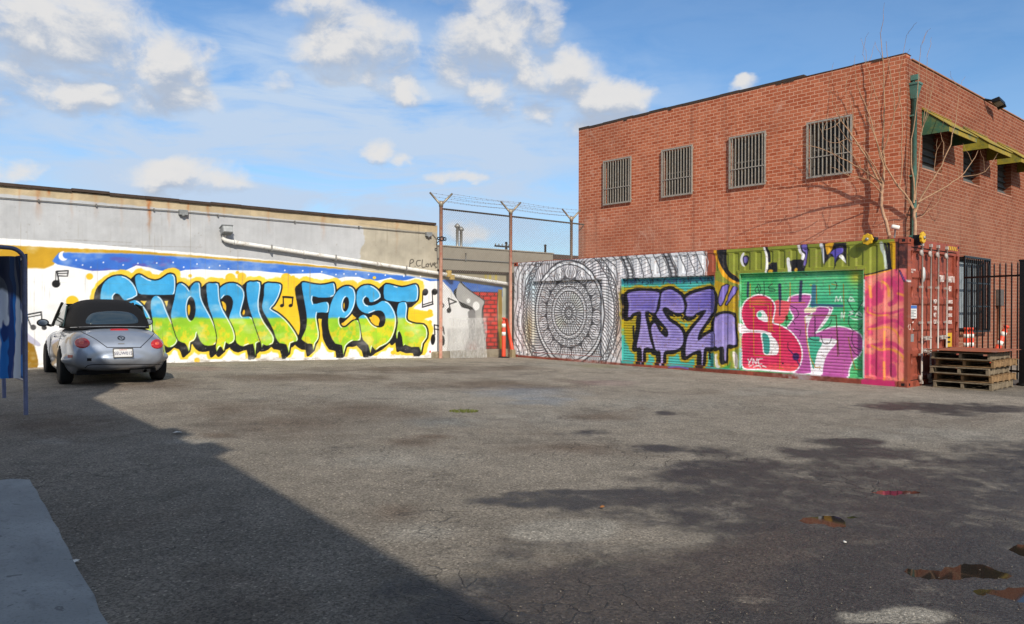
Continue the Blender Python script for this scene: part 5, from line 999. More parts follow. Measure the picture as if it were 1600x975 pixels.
# ---- yellow handwheels clamped on the top edge
def wheel(px, py, face, lab):
    p = on_x(px, py, CX-.1) if face == 'x' else on_y(px, py, CY0-.12); t = empty('yellow_handwheel', tuple(p), 0, lab, 'handwheel', 'yellow handwheels on the container top')
    R_ = Matrix.Translation(p) @ (Matrix.Rotation(-PI/2, 4, 'Y') if face == 'x' else Matrix.Rotation(PI/2, 4, 'X')); n = 64; r0 = .108
    poly = [((r0 + .007*math.cos(8*2*PI*k/n))*math.cos(2*PI*k/n), (r0 + .007*math.cos(8*2*PI*k/n))*math.sin(2*PI*k/n)) for k in range(n)]
    b = MB(); b.prism(poly, R_, .05); b.build('rim', M_['yellow'], t, bevel=.01); b = MB(); b.lathe([(.012,.0),(.034,.049),(.03,.075),(.006,.078)], R_, 14); b.build('hub', M_['steel'], t)
    b = MB(); b.box((-.04,-.14,-.14), (.04,.06,-.002), R_); b.build('bracket', M_['dark'], t)
wheel(1356.5, 374, 'x', 'yellow toothed handwheel on the painted side\'s top edge'); wheel(1439.5, 371.5, 'y', 'yellow toothed handwheel above the container\'s end doors')
# security camera and timber on the container roof
p = on_x(1399, 355, 17.2); t = empty('security_camera', tuple(p), 0, 'small white bullet security camera above the container beside the bare tree', 'security camera')
R_ = Matrix.Translation(p) @ Matrix.Rotation(.5, 4, 'Z') @ Matrix.Rotation(PI/2+.25, 4, 'X'); b = MB(); b.lathe([(.04,-.08),(.05,-.05),(.05,.065),(.045,.08)], R_, 14); b.build('housing', M_['refl'], t)
b = MB(); b.lathe([(.033,.08),(.03,.084)], R_, 14); b.build('lens', M_['black'], t); b = MB(); b.tube([(p[0], p[1], p[2]-.04), (p[0]+.02, p[1]+.04, CH+.02)], .016, 8); b.build('stand', M_['grey'], t)
# ================================================================== two-storey brick building
bk = empty('brick_building', (BX+4, BY+5, 0), 0, 'two-storey red brick building with barred upper windows behind the graffiti container', 'building')
XB = 36.; HR = float(on_y(1600, 190, BY)[2]); HL = float(on_x(1300, 110.5, BX)[2])
def holed(name, u0, u1, v0, v1, holes, place, m, rev, parent):
    """a wall sheet with rectangular openings and their reveals; place(u, v, depth) -> point"""
    us = sorted({u0, u1, *[h[0] for h in holes], *[h[1] for h in holes]}); vs = sorted({v0, v1, *[h[2] for h in holes], *[h[3] for h in holes]}); b = MB()
    for i in range(len(us)-1):
        for j in range(len(vs)-1):
            cu, cv = (us[i]+us[i+1])/2, (vs[j]+vs[j+1])/2
            if any(h[0] < cu < h[1] and h[2] < cv < h[3] for h in holes): continue
            b.add([place(us[i], vs[j], 0), place(us[i+1], vs[j], 0), place(us[i+1], vs[j+1], 0), place(us[i], vs[j+1], 0)], [(0,1,2,3)])
    for a, c, e, f in holes:
        for (p, q) in (((a, e), (a, f)), ((c, f), (c, e)), ((a, f), (c, f)), ((c, e), (a, e))):
            b.add([place(*p, 0), place(*q, 0), place(*q, rev), place(*p, rev)], [(0,1,2,3)])
    return b.build(name, m, parent)
wl_ = []
for (pa, pb) in (((943.5,253),(988,317)), ((1034.5,234),(1084,303)), ((1140,213),(1198.5,289)), ((1261,191),(1333.5,270))):
    a = on_x(*pa, BX); c = on_x(*pb, BX); wl_.append((c[1]+.06, a[1]-.06, 4.87, 6.20))
plL = lambda u, v, d: (BX + d, u, v)
holed('wall_along_yard', BY, BY+BL, 0, HL, wl_, plL, M_['brick_l'], .14, bk)
yo = 6.554
vents = [(19.48 + 2.77*k, 20.76 + 2.77*k, 4.905, 5.98) for k in range(5)]
gw = (22.0, 23.9, .96, 2.86)
plR = lambda u, v, d: (u, BY + d, v)
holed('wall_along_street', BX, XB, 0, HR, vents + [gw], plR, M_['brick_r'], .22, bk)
b = MB(); b.box((BX+.02, BY+BL-.3, 0), (XB, BY+BL, HL-.01)); b.box((XB-.3, BY+.25, 0), (XB, BY+BL-.31, HR-.01)); b.box((BX+.28, BY+.3, HR-.8), (XB-.31, BY+BL-.31, HR-.7)); b.build('rear_wall', M_['brick_r'], bk)
# parapets: the yard side runs a little higher and turns the corner
b = MB(); b.box((BX+.02, BY+.01, HR+.003), (BX+.26, BY+BL-.31, HL-.003)); b.build('parapet', M_['brick_l'], bk)
b = MB(); y = BY
ys_ = np.arange(BY+.0, BY+BL, .62)
for i, yy in enumerate(ys_): 
    hi = .0 if yy > 9.1 else -.0; dz = random.uniform(-.012, .01); b.box((BX-.012+random.uniform(-.008,.008), yy+.002, HL+.002+dz*.5), (BX+.3, min(yy+.62, BY+BL), HL+(.075 if yy > 9.4 else .018)+dz))
for k in (.5, 2.75, 3.1, 6.6, 8.3): b.box((BX-.018, BY+k, HL-.03), (BX-.004, BY+k+random.uniform(.1, .3), HL+.02))
b.build('coping', M_['roofcap'], bk); b = MB(); b.box((BX+.30, BY-.03, HR+.003), (XB, BY+.25, HR+.03)); b.build('coping', plain('tan_coping', (158, 112, 84), .9), bk)
for i, (u0, u1, v0, v1) in enumerate(wl_):
    b = MB(); f = .045
    for (a, c, e, g) in ((u0, u0+f, v0, v1), (u1-f, u1, v0, v1), (u0+f, u1-f, v0, v0+f), (u0+f, u1-f, v1-f, v1), (u0+f, u1-f, (v0+v1)/2-.02, (v0+v1)/2+.02)): b.box((BX+.10, a, e), (BX+.135, c, g))
    b.build_name = 0; wf = b.build('window', plain('window_frame', (92, 88, 80), .6) if i == 0 else M_['winframe'], bk) if i else b.build('window', M_.setdefault('winframe', plain('window_frame', (96, 92, 84), .6)), bk)
    b = MB(); b.box((BX+.118, u0+f, v0+f), (BX+.124, u1-f, v1-f)); b.build('pane', M_.setdefault('upglass', plain('upper_glass', (34, 30, 26), .35, 0, .3, 2, (84, 66, 40), .6, .25)), wf)
    b = MB(); b.box((BX+.128, u0+f, v0+.75), (BX+.133, u1-f, v1-f)); b.build('blind', M_.setdefault('blind', plain('tan_blind', (104, 78, 46), .9, 0, .5, 3)), wf)
    g0, g1, h0, h1 = u0-.045, u1+.045, v0-.05, v1+.045; b = MB(); t = .018
    for (a, c, e, g) in ((g0, g0+.045, h0, h1), (g1-.045, g1, h0, h1), (g0+.045, g1-.045, h0, h0+.045), (g0+.045, g1-.045, h1-.045, h1)): b.box((BX-.065, a, e), (BX-.030, c, g))
    n = 11
    for k in range(1, n): u = g0 + (g1-g0)*k/n; b.box((BX-.058, u-.0115, h0+.04), (BX-.036, u+.0115, h1-.04))
    for q in (.36, .42): z = h0 + (h1-h0)*q; b.box((BX-.068, g0+.04, z-.012), (BX-.0585, g1-.04, z+.012)) if q < .4 else None
    for a in (g0+.02, g1-.02):
        for z in (h0+.1, h1-.1): b.box((BX-.029, a-.03, z-.02), (BX-.001, a+.03, z+.02))
    b.build('grille', M_['bar'], wf)
for i, (u0, u1, v0, v1) in enumerate(vents):
    b = MB(); 
    for k in range(6): z = v0+.06+k*(v1-v0-.06)/6; b.add([(u0, BY+.13, z), (u1, BY+.13, z), (u1, BY+.20, z+.11), (u0, BY+.20, z+.11)], [(0,1,2,3)])
    b.box((u0, BY+.205, v0), (u1, BY+.215, v1)); vw_ = b.build('vent_opening', M_.setdefault('ventgrey', plain('vent_grey', (84, 84, 82), .8, 0, .15, 3)), bk)
    b = MB(); b.box((u0-.02, BY-.012, v0-.035), (u1+.02, BY+.12, v0+.004)); b.build('sill', M_.setdefault('sillm', plain('brick_sill', (166, 120, 98), .9)), vw_)
    # sloping hood
    h0, h1 = u0-.03, u0+1.86; zt, zb = 6.29, 5.68; m1 = M_['dgreen'] if i == 0 else M_['ygreen']
    for (xa, xb) in ((h0, h0+.02), (h1-.02, h1)):
        b = MB(); b.add([(xa, BY-.002, zb), (xa, BY-.002, zt), (xa, yo, zb+.115), (xa, yo, zb), (xb, BY-.002, zb), (xb, BY-.002, zt), (xb, yo, zb+.115), (xb, yo, zb)], [(0,1,2,3), (7,6,5,4), (0,4,5,1), (1,5,6,2), (2,6,7,3), (3,7,4,0)])
        b.build('hood_cheek', m1, bk if xa == h0 else bk)
    b = MB()
    b.add([(h0-.02, BY-.002, zt+.012), (h1+.02, BY-.002, zt+.012), (h1+.02, yo-.03, zb+.122), (h0-.02, yo-.03, zb+.122), (h0-.02, BY-.002, zt+.03), (h1+.02, BY-.002, zt+.03), (h1+.02, yo-.03, zb+.14), (h0-.02, yo-.03, zb+.14)], [(0,1,2,3), (7,6,5,4), (0,4,5,1), (1,5,6,2), (2,6,7,3), (3,7,4,0)])
    b.box((h0+.021, yo, zb+.002), (h1-.021, yo+.02, zb+.118)); b.box((h0-.02, BY-.02, zt+.032), (h1+.02, BY-.003, zt+.05)); b.build('hood', M_.setdefault('hoodtop', plain('hood_top', (150, 128, 44), .75, 0, .25, 1.6, (78, 104, 84), .75)), bk)
# street-side window by the iron fence
u0, u1, v0, v1 = gw; b = MB(); f = .06
for (a, c, e, g) in ((u0, u0+f, v0, v1), (u1-f, u1, v0, v1), (u0+f, u1-f, v0, v0+f), (u0+f, u1-f, v1-f, v1), ((u0+u1)/2-.03, (u0+u1)/2+.03, v0+f, v1-f)): b.box((a, BY+.1, e), (c, BY+.15, g))
wf = b.build('window', M_['black'], bk); b = MB(); b.box((u0+f, BY+.12, v0+f), (u1-f, BY+.128, v1-f)); b.build('pane', plain('street_pane', (150, 158, 162), .25, 0, .12, 1.5, (96, 106, 112), .5), wf)  # the sky's pale reflection is put into the pane's colour
b = MB(); b.box((u0+.2, BY+.131, v1-.75), (u0+.85, BY+.134, v1-.3)); b.build('poster', plain('yellow_poster', (190, 170, 60), .7), wf)
b = MB()
for (a, c, e, g) in ((u0-.06, u0, v0-.06, v1+.06), (u1, u1+.06, v0-.06, v1+.06), (u0, u1, v0-.06, v0-.01), (u0, u1, v1+.01, v1+.06), (u0, u1, v0+.62, v0+.66), (u0, u1, v0+1.24, v0+1.28)): b.box((a, BY-.16, e), (c, BY-.12, g))
for k in range(1, 13): u = u0 + (u1-u0)*k/13; b.box((u-.012, BY-.155, v0-.02), (u+.012, BY-.128, v1+.02))
for a in (u0-.03, u1+.03):
    for z in (v0, v1): b.box((a-.03, BY-.13, z-.03), (a+.03, BY-.001, z+.03))
b.build('grille', M_['iron'], wf)
# downspout with its funnel head at the corner
b = MB(); p = on_y(1430, 118, BY-.09); x = p[0]; zt = float(on_y(1430, 132, BY-.09)[2])
b.tube([(x, BY-.075, .05), (x, BY-.075, zt-.25)], .058, 10); 
for z in (1.2, 3.2, 4.6, 6.0): b.box((x-.085, BY-.09, z), (x+.085, BY-.002, z+.035))
ds = b.build('downspout', M_['green'], bk); b = MB()
b.add([(x-.06, BY-.13, zt-.33), (x+.06, BY-.13, zt-.33), (x+.06, BY-.01, zt-.33), (x-.06, BY-.01, zt-.33), (x-.11, BY-.20, zt-.02), (x+.11, BY-.20, zt-.02), (x+.11, BY-.003, zt-.02), (x-.11, BY-.003, zt-.02)], [(0,3,2,1), (4,5,6,7), (0,1,5,4), (1,2,6,5), (2,3,7,6), (3,0,4,7)])
b.box((x-.125, BY-.215, zt-.018), (x+.125, BY-.003, zt+.03)); b.box((x-.05, BY-.16, zt+.10), (x+.06, BY-.003, zt+.22)); b.tube([(x, BY-.06, zt+.04), (x, BY-.06, zt+.2)], .03, 8); b.build('hopper_head', M_['green'], ds)
# floodlight on the roof edge
p = on_y(1560, 160, BY-.25); b = MB(); R_ = Matrix.Translation(p) @ Matrix.Rotation(.12, 4, 'Y') @ Matrix.Rotation(-.25, 4, 'X')
b.box((-.24, -.10, -.05), (.27, .10, .06), R_); b.box((.20, -.105, -.10), (.28, .105, -.03), R_); b.tube([(p[0]-.28, p[1]+.05, p[2]), (p[0]-.45, BY+.12, HR+.05), (p[0]-.45, BY+.12, HR-.05)], .03, 8)
fl = b.build('floodlight', M_['dark'], bk, bevel=.012); b = MB(); b.box((-.18, -.08, -.058), (.17, .08, -.051), R_); b.build('lens', M_['grey'], fl)
# electric meter box and conduit on the street wall
p = on_y(1558, 466, BY); b = MB(); b.box((p[0]-.13, BY-.14, p[2]-.22), (p[0]+.13, BY-.003, p[2]+.25)); mb_ = b.build('meter_box', plain('meter_box', (92, 84, 78), .6), bk, bevel=.01); b = MB(); b.tube([(p[0], BY-.06, .1), (p[0], BY-.06, p[2]-.21)], .05, 8); b.build('conduit', plain('tan_conduit', (172, 138, 112), .7), mb_)

# ================================================================== bare trees at the corner
def tree(label, base, trunk, limbs, r0, x0):
    t = empty('bare_tree', base, 0, label, 'tree', None)
    C2 = lambda q: (1280 + q[0]*.3591, 30 + q[1]*.3591)
    def poly(pts, xa, xb, ra, rb, b):
        n = len(pts); P = [on_x(*C2(q), xa + (xb-xa)*(i/(n-1))) for i, q in enumerate(pts)]; P = smooth_pts(P, 3, False) + np.random.RandomState(len(pts)).normal(0, .008, (len(P)*3-2 if False else len(smooth_pts(P, 3, False)), 3))
        b.tube([tuple(p) for p in P], list(np.linspace(ra, rb, len(P))), 7)
    b = MB(); p0 = on_x(*C2(trunk[0]), x0); b.tube([(p0[0], p0[1], 0), tuple(p0)], r0*.8, 8); poly(trunk, x0, x0, r0*.8, r0*.62, b); b.build('trunk', M_['bark'], t)
    b = MB()
    rt_ = np.random.RandomState(int(x0*100) % 97)
    for pts, xa, xb, ra, rb in limbs:
        poly(pts, xa, xb, ra*.74, rb*.8, b); n = len(pts)
        for q in range(3 if n > 3 else 1):          # fine side twigs, upswept
            i = rt_.randint(1, n); a = np.array(pts[i], float); up_ = np.array((rt_.uniform(-46, 46), -rt_.uniform(50, 130))); xx = xa + (xb-xa)*i/(n-1); x3 = xx + rt_.uniform(-.35, .15)
            poly([tuple(a), tuple(a + up_*.5 + rt_.normal(0, 7, 2)), tuple(a + up_)], xx, x3, max(rb*.9, .0045), .0022, b)
    b.build('limbs', M_['twig'], t); return t
x1 = 18.28; p = on_x(1389, 372, x1)
tree('taller bare tree with pale crooked trunk against the barred-window side of the brick corner', (p[0], p[1], 0), [(305,945),(290,880),(272,810),(274,740),(283,665)],
     [([(283,665),(279,560),(282,420),(280,300),(278,180),(268,55)], x1, x1-.05, .032, .007), ([(281,690),(268,590),(235,480),(210,400),(170,300),(165,270)], x1, x1-.25, .028, .006), ([(272,735),(205,600),(140,500),(95,440),(60,375)], x1, 17.45, .034, .007),
      ([(272,715),(180,650),(100,605),(0,560),(-90,545)], x1, 17.2, .026, .005), ([(268,590),(305,500),(328,400),(312,260),(300,180),(294,95)], x1-.05, x1-.3, .02, .005), ([(262,380),(235,290),(205,200),(190,150)], x1-.1, x1-.2, .011, .004), ([(140,500),(150,430),(130,350),(112,310)], 17.8, 17.6, .014, .004), ([(205,390),(225,340),(240,300)], x1-.2, x1-.4, .01, .004), ([(95,440),(60,470),(20,480)], 17.5, 17.3, .011, .004), ([(180,650),(150,600),(60,500)], 17.8, 17.2, .013, .004), ([(330,400),(355,330),(350,240)], x1-.2, x1-.3, .009, .003), ([(60,375),(55,330),(40,290)], 17.45, 17.3, .007, .003), ([(278,720),(240,640),(190,560),(120,520),(60,430)], x1, 17.15, .022, .004), ([(120,520),(70,540),(20,520)], 17.5, 17.1, .011, .003), ([(274,760),(215,700),(130,680),(50,640)], x1, 17.05, .020, .004), ([(215,700),(170,690),(110,720)], 17.8, 17.2, .010, .003), ([(130,680),(100,640),(70,600)], 17.4, 17.0, .009, .003)], .05, x1)
x2 = 18.62; p = on_x(1428, 372, 18.35)
tree('lower bare tree with branches spreading along the awning side of the brick corner', (18.4, 6.75, 0), [(418,945),(416,880),(412,820)],
     [([(412,825),(345,725),(290,640),(268,590),(235,490),(200,400)], 18.4, 17.7, .032, .006), ([(418,840),(440,780),(500,690),(545,610),(580,510),(600,400),(608,305)], 18.4, 19.2, .03, .005), ([(430,800),(530,740),(610,690),(665,620),(693,570)], 18.4, 19.7, .026, .004), ([(414,800),(405,640),(402,520),(420,400),(432,250),(446,110)], 18.4, 18.5, .026, .005), ([(418,790),(432,620),(452,470),(485,340),(500,225)], 18.4, 18.7, .02, .005), ([(620,685),(720,665),(775,580)], 19.4, 19.9, .012, .004), ([(540,600),(540,540),(528,500)], 18.9, 19.0, .012, .004), ([(452,470),(468,300),(468,165)], 18.55, 18.7, .01, .004), ([(350,735),(362,560),(360,420),(345,330),(350,240),(384,65)], 18.2, 18.3, .018, .004), ([(500,690),(505,600),(530,530)], 18.8, 18.9, .01, .004), ([(412,830),(385,790),(360,770)], 18.4, 18.1, .016, .006), ([(440,860),(480,830),(520,790),(540,700)], 18.4, 18.9, .012, .004)], .05, 18.4)

# ================================================================== black iron fence, pallets, delineators
fx = 17.62; py_ = 4.57; f = empty('iron_fence', (fx, 5.2, 0), 0, 'black iron picket fence between the container\'s end and the brick building', 'fence')
ztop = float(on_x(1560, 411, fx)[2]); zr = float(on_x(1560, 431, fx)[2]); b = MB(); yy = 5.86; k = 0
pick = [yy - .118*i for i in range(11)] + [4.38 - .118*i for i in range(26)]
fxl = lambda q: fx + max(0., (q - py_)/(5.80 - py_))*.52
for q in pick:
    if q > 5.78: continue
    g = fxl(q); b.box((g-.011, q-.011, .12), (g+.011, q+.011, ztop-.03)); b.add([(g-.011,q-.011,ztop-.03),(g+.011,q-.011,ztop-.03),(g+.011,q+.011,ztop-.03),(g-.011,q+.011,ztop-.03),(g,q,ztop+.03)], [(0,1,4),(1,2,4),(2,3,4),(3,0,4)])
b.build('picket', M_['iron'], f)
for z in (zr, .28): b = MB(); b.tube([(fx, 1.4, z), (fx, py_, z), (fxl(5.80), 5.80, z)], .027, 4); b.build('rail', M_['iron'], f)
for q in (py_, 1.35): b = MB(); b.box((fx-.055, q-.055, -.05), (fx+.055, q+.055, ztop+.02)); b.box((fx-.065, q-.065, ztop+.022), (fx+.065, q+.065, ztop+.05)); b.build('post', M_['iron'], f)
# pallets
gx0, gy0, LX, LY = 15.93, 4.62, 1.32, 1.0
def pallet(m):
    t = empty('wooden_pallet', (0, 0, 0), 0, None, 'pallet', 'pallets in the stack by the container'); rnd = random.Random(5)
    b = MB()
    for k in range(9): xv = k*(LX-.11)/8; b.box((xv, rnd.uniform(-.012,.012), .114), (xv+.10, LY+rnd.uniform(-.012,.012), .130))
    b.build('top_deck', m, t, True)
    for k in range(3):
        b = MB(); q = k*(LY-.05)/2; b.box((.01, q, .018), (LX-.01, q+.048, .113)); b.build('stringer', m, t, True)
    b = MB()
    for k in range(5): xv = k*(LX-.11)/4; b.box((xv, rnd.uniform(-.012,.012), .001), (xv+.10, LY+rnd.uniform(-.012,.012), .017))
    b.build('bottom_deck', m, t, True); return t
lab = ['bottom pallet of the stack, lying on the asphalt', 'second pallet up from the asphalt in the stack', 'middle pallet of the stack of five', 'fourth pallet up in the stack of five', 'top pallet of the stack, directly beneath the rusty sheet']
protos = [pallet(M_['woodg']), pallet(M_['wood'])]
for i in range(5):
    o = protos[i] if i < 2 else copy_tree(protos[i % 2]); o.location = (gx0 + [0, .05, -.02, .06, .0][i], gy0 + [0, .02, .05, -.01, .03][i], .005 + i*.1395); o.rotation_euler = (0, 0, [.015, -.03, .02, -.015, .03][i]); o['label'] = lab[i]
t = .005 + 5*.1395; n = 14; X, Y = np.meshgrid(np.linspace(gx0-.1, gx0+LX+.14, 22), np.linspace(gy0-.08, gy0+LY+.1, 16)); Z = t + .012 + .018*fbm(X*2.2, Y*2.2, 8, 3)
sh = grid_mesh('rusty_sheet', np.stack([X, Y, Z], -1), M_['sheet'], None, smooth=True); so_ = sh.modifiers.new('thick', 'SOLIDIFY'); so_.thickness = .012; so_.offset = 1
tag(sh, 'rusty brown sheet of metal lying across the top of the pallet stack', 'metal sheet')
def delineator(p, h, lab, lean=(0, 0), grp=None, r=.055):
    t = empty('traffic_delineator', p, 0, lab, 'delineator', grp); M = Matrix.Rotation(lean[0], 4, 'X') @ Matrix.Rotation(lean[1], 4, 'Y'); t.rotation_euler = M.to_euler()
    b = MB(); b.lathe([(r*1.15,.05),(r*1.05,.1),(r,h-.14),(r*.6,h-.1),(r*.55,h-.06),(r*.95,h-.05),(r*.9,h)], None, 16); b.build('tube', M_['orange'], t, True)
    for z in (h*.56, h*.76): b = MB(); b.lathe([(r*1.03,z),(r*1.03,z+h*.09)], None, 16); b.build('white_band', M_['refl'], t, True)
    b = MB(); b.lathe([(.19,0),(.2,.02),(.17,.05),(r*1.2,.07)], None, 8); b.build('base', M_['rubber'], t, True); return t
g = float(ground_z(15.2, WY-.55))
p = on_y(787, 553, WY-.62); delineator((p[0], p[1], .02), 1.22, 'upright orange post with white bands beside the chain-link fence post', (0, .0), None, .058)
p = on_y(802, 550, WY-.5); t = empty('orange_pole', (p[0], p[1], .1), 0, 'plain orange pole leaning between the fence post and the container', 'pole'); q = on_y(791, 498, WY-.42); b = MB(); b.tube([(p[0], p[1], .12), tuple(q)], [.056, .044], 14); b.build('tube', M_['orange'], t); b = MB(); b.tube([(p[0], p[1], .1), (p[0]+.0, p[1], .2)], .065, 14); b.build('collar', M_['rubber'], t)
p = on_y(801, 559, WY-.6); b = MB(); b.box((p[0]-.07, p[1]-.06, -.05), (p[0]+.07, p[1]+.06, .28)); tag(b.build('wooden_stake', plain('weathered_stake', (150, 134, 104), .9), bevel=.01), 'short weathered wooden stake at the foot of the leaning orange pole', 'stake')
for px, lab in ((1509.5, 'orange and white delineator behind the pallets, the one nearer the container'), (1517.5, 'orange and white delineator behind the pallets, touching the one nearer the container')):
    p = on_y(px, 513, 6.6); delineator((p[0], p[1], 0), float(p[2])+.02, lab, (0, 0), 'delineators behind the iron fence', .06)
p = on_y(1546, 575, 6.3); delineator((p[0], p[1], 0), 1.2, 'orange and white delineator leaning over behind the iron fence pickets', (.24, .30), None, .065)
p = on_z(1598, 603); delineator((p[0]+.12, p[1]-.05, 0), 1.18, 'orange and white delineator beside the thick black fence post', (0, 0), None, .08)
# ================================================================== silver soft-top car parked nose to the wall
from mathutils.bvhtree import BVHTree
CS = .93; CLOC = Vector((3.60, 15.18, .245)); CROT = math.radians(-5.4)
car = empty('parked_car', CLOC, CROT, 'silver-blue rounded convertible with a closed black soft top, parked nose to the mural', 'car'); car.scale = (CS, CS, CS)
CM = Matrix.Translation(CLOC) @ Matrix.Rotation(CROT, 4, 'Z') @ Matrix.Diagonal((CS, CS, CS, 1)); CI = CM.inverted()
def interp_rows(rows, n):
    a = np.array(rows, float); return smooth_pts(a, n, False)
def loft(b, rows, prof, n=6, seg=None):
    R_ = interp_rows(rows, n); rings = [prof(r) for r in R_]; k = len(rings[0]); base = len(b.v); b.smooth = True
    b.add([p for ring in rings for p in ring], [(i*k+j, i*k+(j+1) % k, (i+1)*k+(j+1) % k, (i+1)*k+j) for i in range(len(rings)-1) for j in range(k)] + [tuple(range(k)), tuple(reversed(range((len(rings)-1)*k, len(rings)*k)))]); b.smooth = False
def hullprof(r):
    y, w, zb, zt = r; m = (zb + zt)/2; h = (zt - zb)/2; out = []
    for t in np.linspace(0, 2*PI, 41)[:-1]:
        c, s = math.cos(t), math.sin(t); e = .5 if s < 0 else .62
        out.append((w*math.copysign(abs(c)**e, c), y, m + h*math.copysign(abs(s)**.72, s)))
    return out
hb = MB()
loft(hb, [(-2.02,.50,.40,.60),(-1.97,.66,.31,.74),(-1.86,.73,.26,.84),(-1.62,.77,.23,.935),(-1.3,.78,.21,1.0),(-.6,.80,.19,1.01),(.3,.80,.19,1.01),(.85,.78,.19,.985),(1.25,.74,.21,.90),(1.62,.68,.23,.78),(1.9,.58,.27,.65),(2.02,.42,.34,.54)], hullprof)
for s in (-1, 1):
    hb.ball((s*.60, -1.24, .50), (.262, .60, .395), 14); hb.ball((s*.60, 1.25, .48), (.262, .58, .40), 14)
    hb.ball((s*.74, 0, .27), (.08, 1.0, .09), 10)
hb.ball((0, -1.64, .46), (.86, .43, .21), 14); hb.ball((0, 1.62, .42), (.80, .42, .19), 14)
tmp = hb.build('tmp', M_['grey'], None)
rm = tmp.modifiers.new('r', 'REMESH'); rm.mode = 'VOXEL'; rm.voxel_size = .024; rm.use_smooth_shade = True
sm = tmp.modifiers.new('s', 'SMOOTH'); sm.factor = .5; sm.iterations = 7
bpy.context.view_layer.update(); dg_ = bpy.context.evaluated_depsgraph_get()
me = bpy.data.meshes.new_from_object(tmp.evaluated_get(dg_)); bpy.data.objects.remove(tmp)
WC = [(s, yw) for yw in (-1.24, 1.27) for s in (-1, 1)]
bm = bmesh.new(); bm.from_mesh(me); kill = []
for f in bm.faces:
    c = f.calc_center_median()
    if c.z < .205: kill.append(f); continue
    for s, yw in WC:
        if c.x*s > .54 and math.hypot(c.y - yw, c.z - .325) < .365: kill.append(f); break
bmesh.ops.delete(bm, geom=kill, context='FACES')
for f in bm.faces: f.smooth = True
bm.to_mesh(me); bvh = BVHTree.FromBMesh(bm); bm.free(); me.name = 'body'
mcp, nt, b = mat('silver_car_paint'); v = nt.obj(); nn = nt.noise(v, 1.6, 4, .6); c = nt.mix(nt.ramp(nn, .35, .7), lin((146,153,164)), lin((160,166,176)))
b.inputs['Metallic'].default_value = .55; b.inputs['Roughness'].default_value = .34; b.inputs['Coat Weight'].default_value = .8; b.inputs['Coat Roughness'].default_value = .05
sp = nt.new('ShaderNodeSeparateXYZ'); nt.link(v, sp.inputs[0]); dd = nt.math('MULTIPLY', nt.ramp(nt.math('ADD', sp.outputs[2], nt.math('MULTIPLY', nn, .2)), .55, .25), .5); c = nt.mix(dd, c, lin((120,114,104))); nt.link(c, b.inputs['Base Color'])
me.materials.clear(); me.materials.append(mcp); body = bpy.data.objects.new('body', me); C.objects.link(body); body.parent = car
# soft top
def topprof(r):
    y, wb, zt, wt = r; zb = .96; out = []; h = zt - zb
    for t in np.linspace(0, PI, 25):
        c, s = math.cos(t), math.sin(t); f = s**.62 if s > 0 else 0; w = wb + (wt - wb)*f**1.5
        out.append((w*math.copysign(abs(c)**.55, c), y + .0, zb + h*f))
    return out
tb = MB(); loft(tb, [(-1.48,.50,.985,.44),(-1.36,.58,1.12,.52),(-1.12,.63,1.30,.565),(-.8,.665,1.43,.585),(-.4,.685,1.495,.595),(.0,.69,1.505,.595),(.3,.685,1.48,.58),(.47,.675,1.43,.565),(.52,.66,1.38,.55)], topprof, 6)
mst = plain('soft_top_fabric', (22, 22, 24), .88, 0, .2, 30, None, 0, .2, .3); st = tb.build('soft_top', mst, car, True)
bm = bmesh.new(); bm.from_mesh(st.data); tbvh = BVHTree.FromBMesh(bm); bm.free()
def hit(px, py, tree=None):
    o = CI @ Vector((0, 0, CAM_H)); d = (CI.to_3x3() @ Vector(ray(px, py))).normalized(); best = None
    for t in ([tree] if tree else [bvh, tbvh]):
        r = t.ray_cast(o, d)
        if r[0] is not None and (best is None or r[3] < best[3]): best = (r[0], r[1] if r[1].dot(d) < 0 else -r[1], r[2], r[3])
    return best
def decal(name, pts, m, tree, lift=.006, n=3, parent=car, sub=10):
    """a thin panel that follows the bodywork inside the outline seen at pts"""
    p = smooth_pts(pts, n) if n > 1 else np.array(pts, float); c0 = p.mean(0); b = MB(); b.smooth = True; rings = []
    for k in range(sub+1):
        f = 1 - k/sub; ring = []
        for q in p:
            h = hit(*(c0 + (q - c0)*max(f, .001)), tree)
            if h is None: h = hit(*(c0 + (q - c0)*max(f*.93, .001)), tree)
            ring.append(None if h is None else h[0] + h[1]*(lift if k else .0008))
        rings.append(ring)
    last = None; V = {}
    for k, ring in enumerate(rings):
        for j, q in enumerate(ring):
            if q is not None: V[(k, j)] = len(b.v); b.v.append(tuple(q))
    N = len(p)
    for k in range(sub):
        for j in range(N):
            ids = [(k, j), (k, (j+1) % N), (k+1, (j+1) % N), (k+1, j)]
            if all(i in V for i in ids): b.f.append(tuple(V[i] for i in ids)); b.mi.append(0); b.sm.append(True)
    return b.build(name, m, parent, True)
def groove(b, pts, r=.0045, n=8, tree=None):
    q = smooth_pts(pts, n, False); P = [hit(*a, tree) for a in q]; P = [tuple(h[0] + h[1]*.0008) for h in P if h is not None]
    if len(P) > 1: b.tube(P, r, 5)
mg_ = plain('panel_gap', (20, 20, 22), .9)
A1_ = lambda p: T(0, 360, .32823, p)
b = MB(); groove(b, A1_([(385,482),(450,515),(505,553),(520,557),(660,557),(672,553),(715,512),(735,488)]), .006); groove(b, A1_([(330,585),(360,590)]), .001)
b.build('lid_gap', mg_, car, True)
b = MB(); groove(b, A1_([(405,655),(430,640),(520,637),(700,637),(770,640),(790,655)]), .006); groove(b, A1_([(400,660),(500,672),(700,672),(790,662)]), .004); b.build('bumper_seam', mg_, car, True)
b = MB(); groove(b, A1_([(243,500),(236,560),(232,650)]), .005); groove(b, A1_([(290,500),(272,560)]), .004); b.build('door_gap', mg_, car, True)
